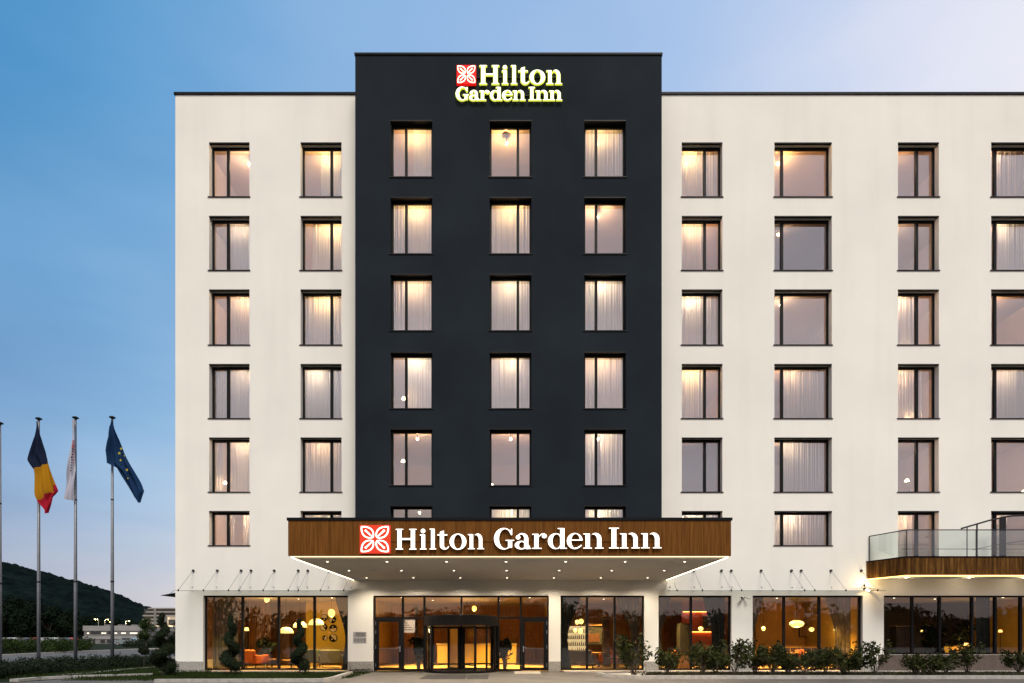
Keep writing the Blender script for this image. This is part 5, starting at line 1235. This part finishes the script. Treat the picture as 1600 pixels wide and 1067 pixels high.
# street lamps
for px, py, d, dirn, lab in ((148.5, 966, 170, -1, 'lit street lamp furthest left above the long low building'), (168.5, 966.5, 190, 1, 'lit street lamp just left of the right flagpole'), (172.5, 970.5, 180, -1, 'lower lit street lamp half behind the right flagpole'), (201.5, 969, 170, 1, 'lit street lamp between the right flagpole and the office block')):
    x = PX(px, d); z = PZ(py, d); t = thing('street_lamp', lab, 'street lamp', (x-dirn*1.0, d-D0, 0), 0, 'street lamps behind the long low building')
    b = MB(); b.tube([(0, 0, 0), (0, 0, z-.3), (dirn*.3, 0, z), (dirn*.8, 0, z+.05)], [.09, .06, .05, .04], 8); b.build('pole', M_STEEL, t)
    b = MB(); b.box(dirn*1.0-.35, dirn*1.0+.35, -.2, .2, z-.05, z+.08); b.build('lamp_head', M_STEEL, t)
    b = MB(); b.lathe([(.05, .12), (.26, .02), (.2, -.14), (.05, -.2)], (dirn*1.0, 0, z-.05), 10); b.build('bulb', emit('street_glow', (1, .80, .28), 5), t)
    point(t, (dirn*1.0, 0, z-.4), 700, (1, .8, .35), .2)
# parked car on the verge
CAR = thing('parked_car', 'small silver-blue hatchback parked before the long low building', 'car', (*gp(199, 1007.6), 0), R(4))
b = MB()
prof = [(-1.95, .35), (-1.98, .75), (-1.6, .95), (-.95, 1.02), (-.45, 1.42), (.9, 1.46), (1.6, 1.05), (1.9, .95), (1.95, .35)]
for s in (-.82, .82): b.v += [(x, s, z) for x, z in prof]
n = len(prof); b.f = [tuple(range(n)), tuple(range(n, 2*n))[::-1]]+[(i, (i+1) % n, (i+1) % n+n, i+n) for i in range(n)]; b.mi = [0]*len(b.f)
b.build('body', mat('car_paint', (.20, .25, .28), .3, .3), CAR, bevel=.06)
b = MB(); b.box(-.42, .2, -.835, -.81, 1.04, 1.36); b.box(.26, .9, -.835, -.81, 1.04, 1.36); b.build('side_window', M_DW, CAR)
for x in (-1.25, 1.25):
    for s in (-1, 1):
        b = MB(); b.tube([(x, s*.62, .31), (x, s*.84, .31)], .31, 18); wh = b.build('wheel', M_BLK, CAR); b = MB(); b.tube([(x, s*.84, .31), (x, s*.85, .31)], .19, 14); b.build('rim', M_STEEL, wh)
for s in (-.6, .6):
    b = MB(); b.box(-1.99, -1.93, s-.14, s+.14, .62, .76); b.build('headlight', M_IND2, CAR)
# car park far left: small parked cars as pale shapes with wheels
PK = MB(); PK.poly([gp(-150, 1004), gp(128, 1003.2), gp(128, 1000.8), gp(-150, 1001)][::-1], .008); struct(PK.build('car_park', M_PAVE))
cols = [(.4, .4, .42), (.6, .6, .6), (.08, .08, .09), (.3, .05, .04)]
carmat = [mat('far_car_paint%s' % c_, cols[k], .4) for k, c_ in enumerate(('_grey', '_white', '_black', '_red'))]
where = ['leftmost in the distant car park', 'just right of the leftmost flagpole in the car park', 'near the end of the car park entry', 'behind the second flagpole', 'between the two left flagpoles', 'left of the middle flagpole', 'directly left of the white-flag pole', 'at the right end of the car park']
for k, px in enumerate((8, 22, 36, 52, 70, 84, 98, 112)):
    d = 150+6*(k % 2); cm_ = carmat[k % 4]; t = thing('parked_car', ('grey', 'white', 'black', 'red')[k % 4]+' car '+where[k], 'car', (PX(px, d), d-D0, 0), R(90*(k % 2)), 'cars in the distant car park')
    b = MB()
    for s in (-.82, .82): b.v += [(x, s, z) for x, z in prof]
    b.f = [tuple(range(n)), tuple(range(n, 2*n))[::-1]]+[(i, (i+1) % n, (i+1) % n+n, i+n) for i in range(n)]; b.mi = [0]*len(b.f); b.build('body', cm_, t)
    for x in (-1.25, 1.25):
        b = MB(); b.tube([(x, -.84, .31), (x, .84, .31)], .31, 12); b.build('wheel', M_BLK, t)
for px, py in ((26, 990), (31, 989.5), (34.5, 990)):
    d = 170; t = thing('street_lamp', {26: 'left', 31: 'middle', 34.5: 'right'}[px]+' one of three small lit lamps over the far left car park', 'street lamp', (PX(px, d), d-D0, 0), 0, 'small lamps over the car park'); z = PZ(py, d)
    b = MB(); b.tube([(0, 0, 0), (0, 0, z)], .05, 6); b.build('pole', M_STEEL, t); b = MB(); b.lathe([(.05, .1), (.16, 0), (.05, -.1)], (0, 0, z), 8); b.build('bulb', emit('street_glow_white', (1, .95, .85), 6), t)
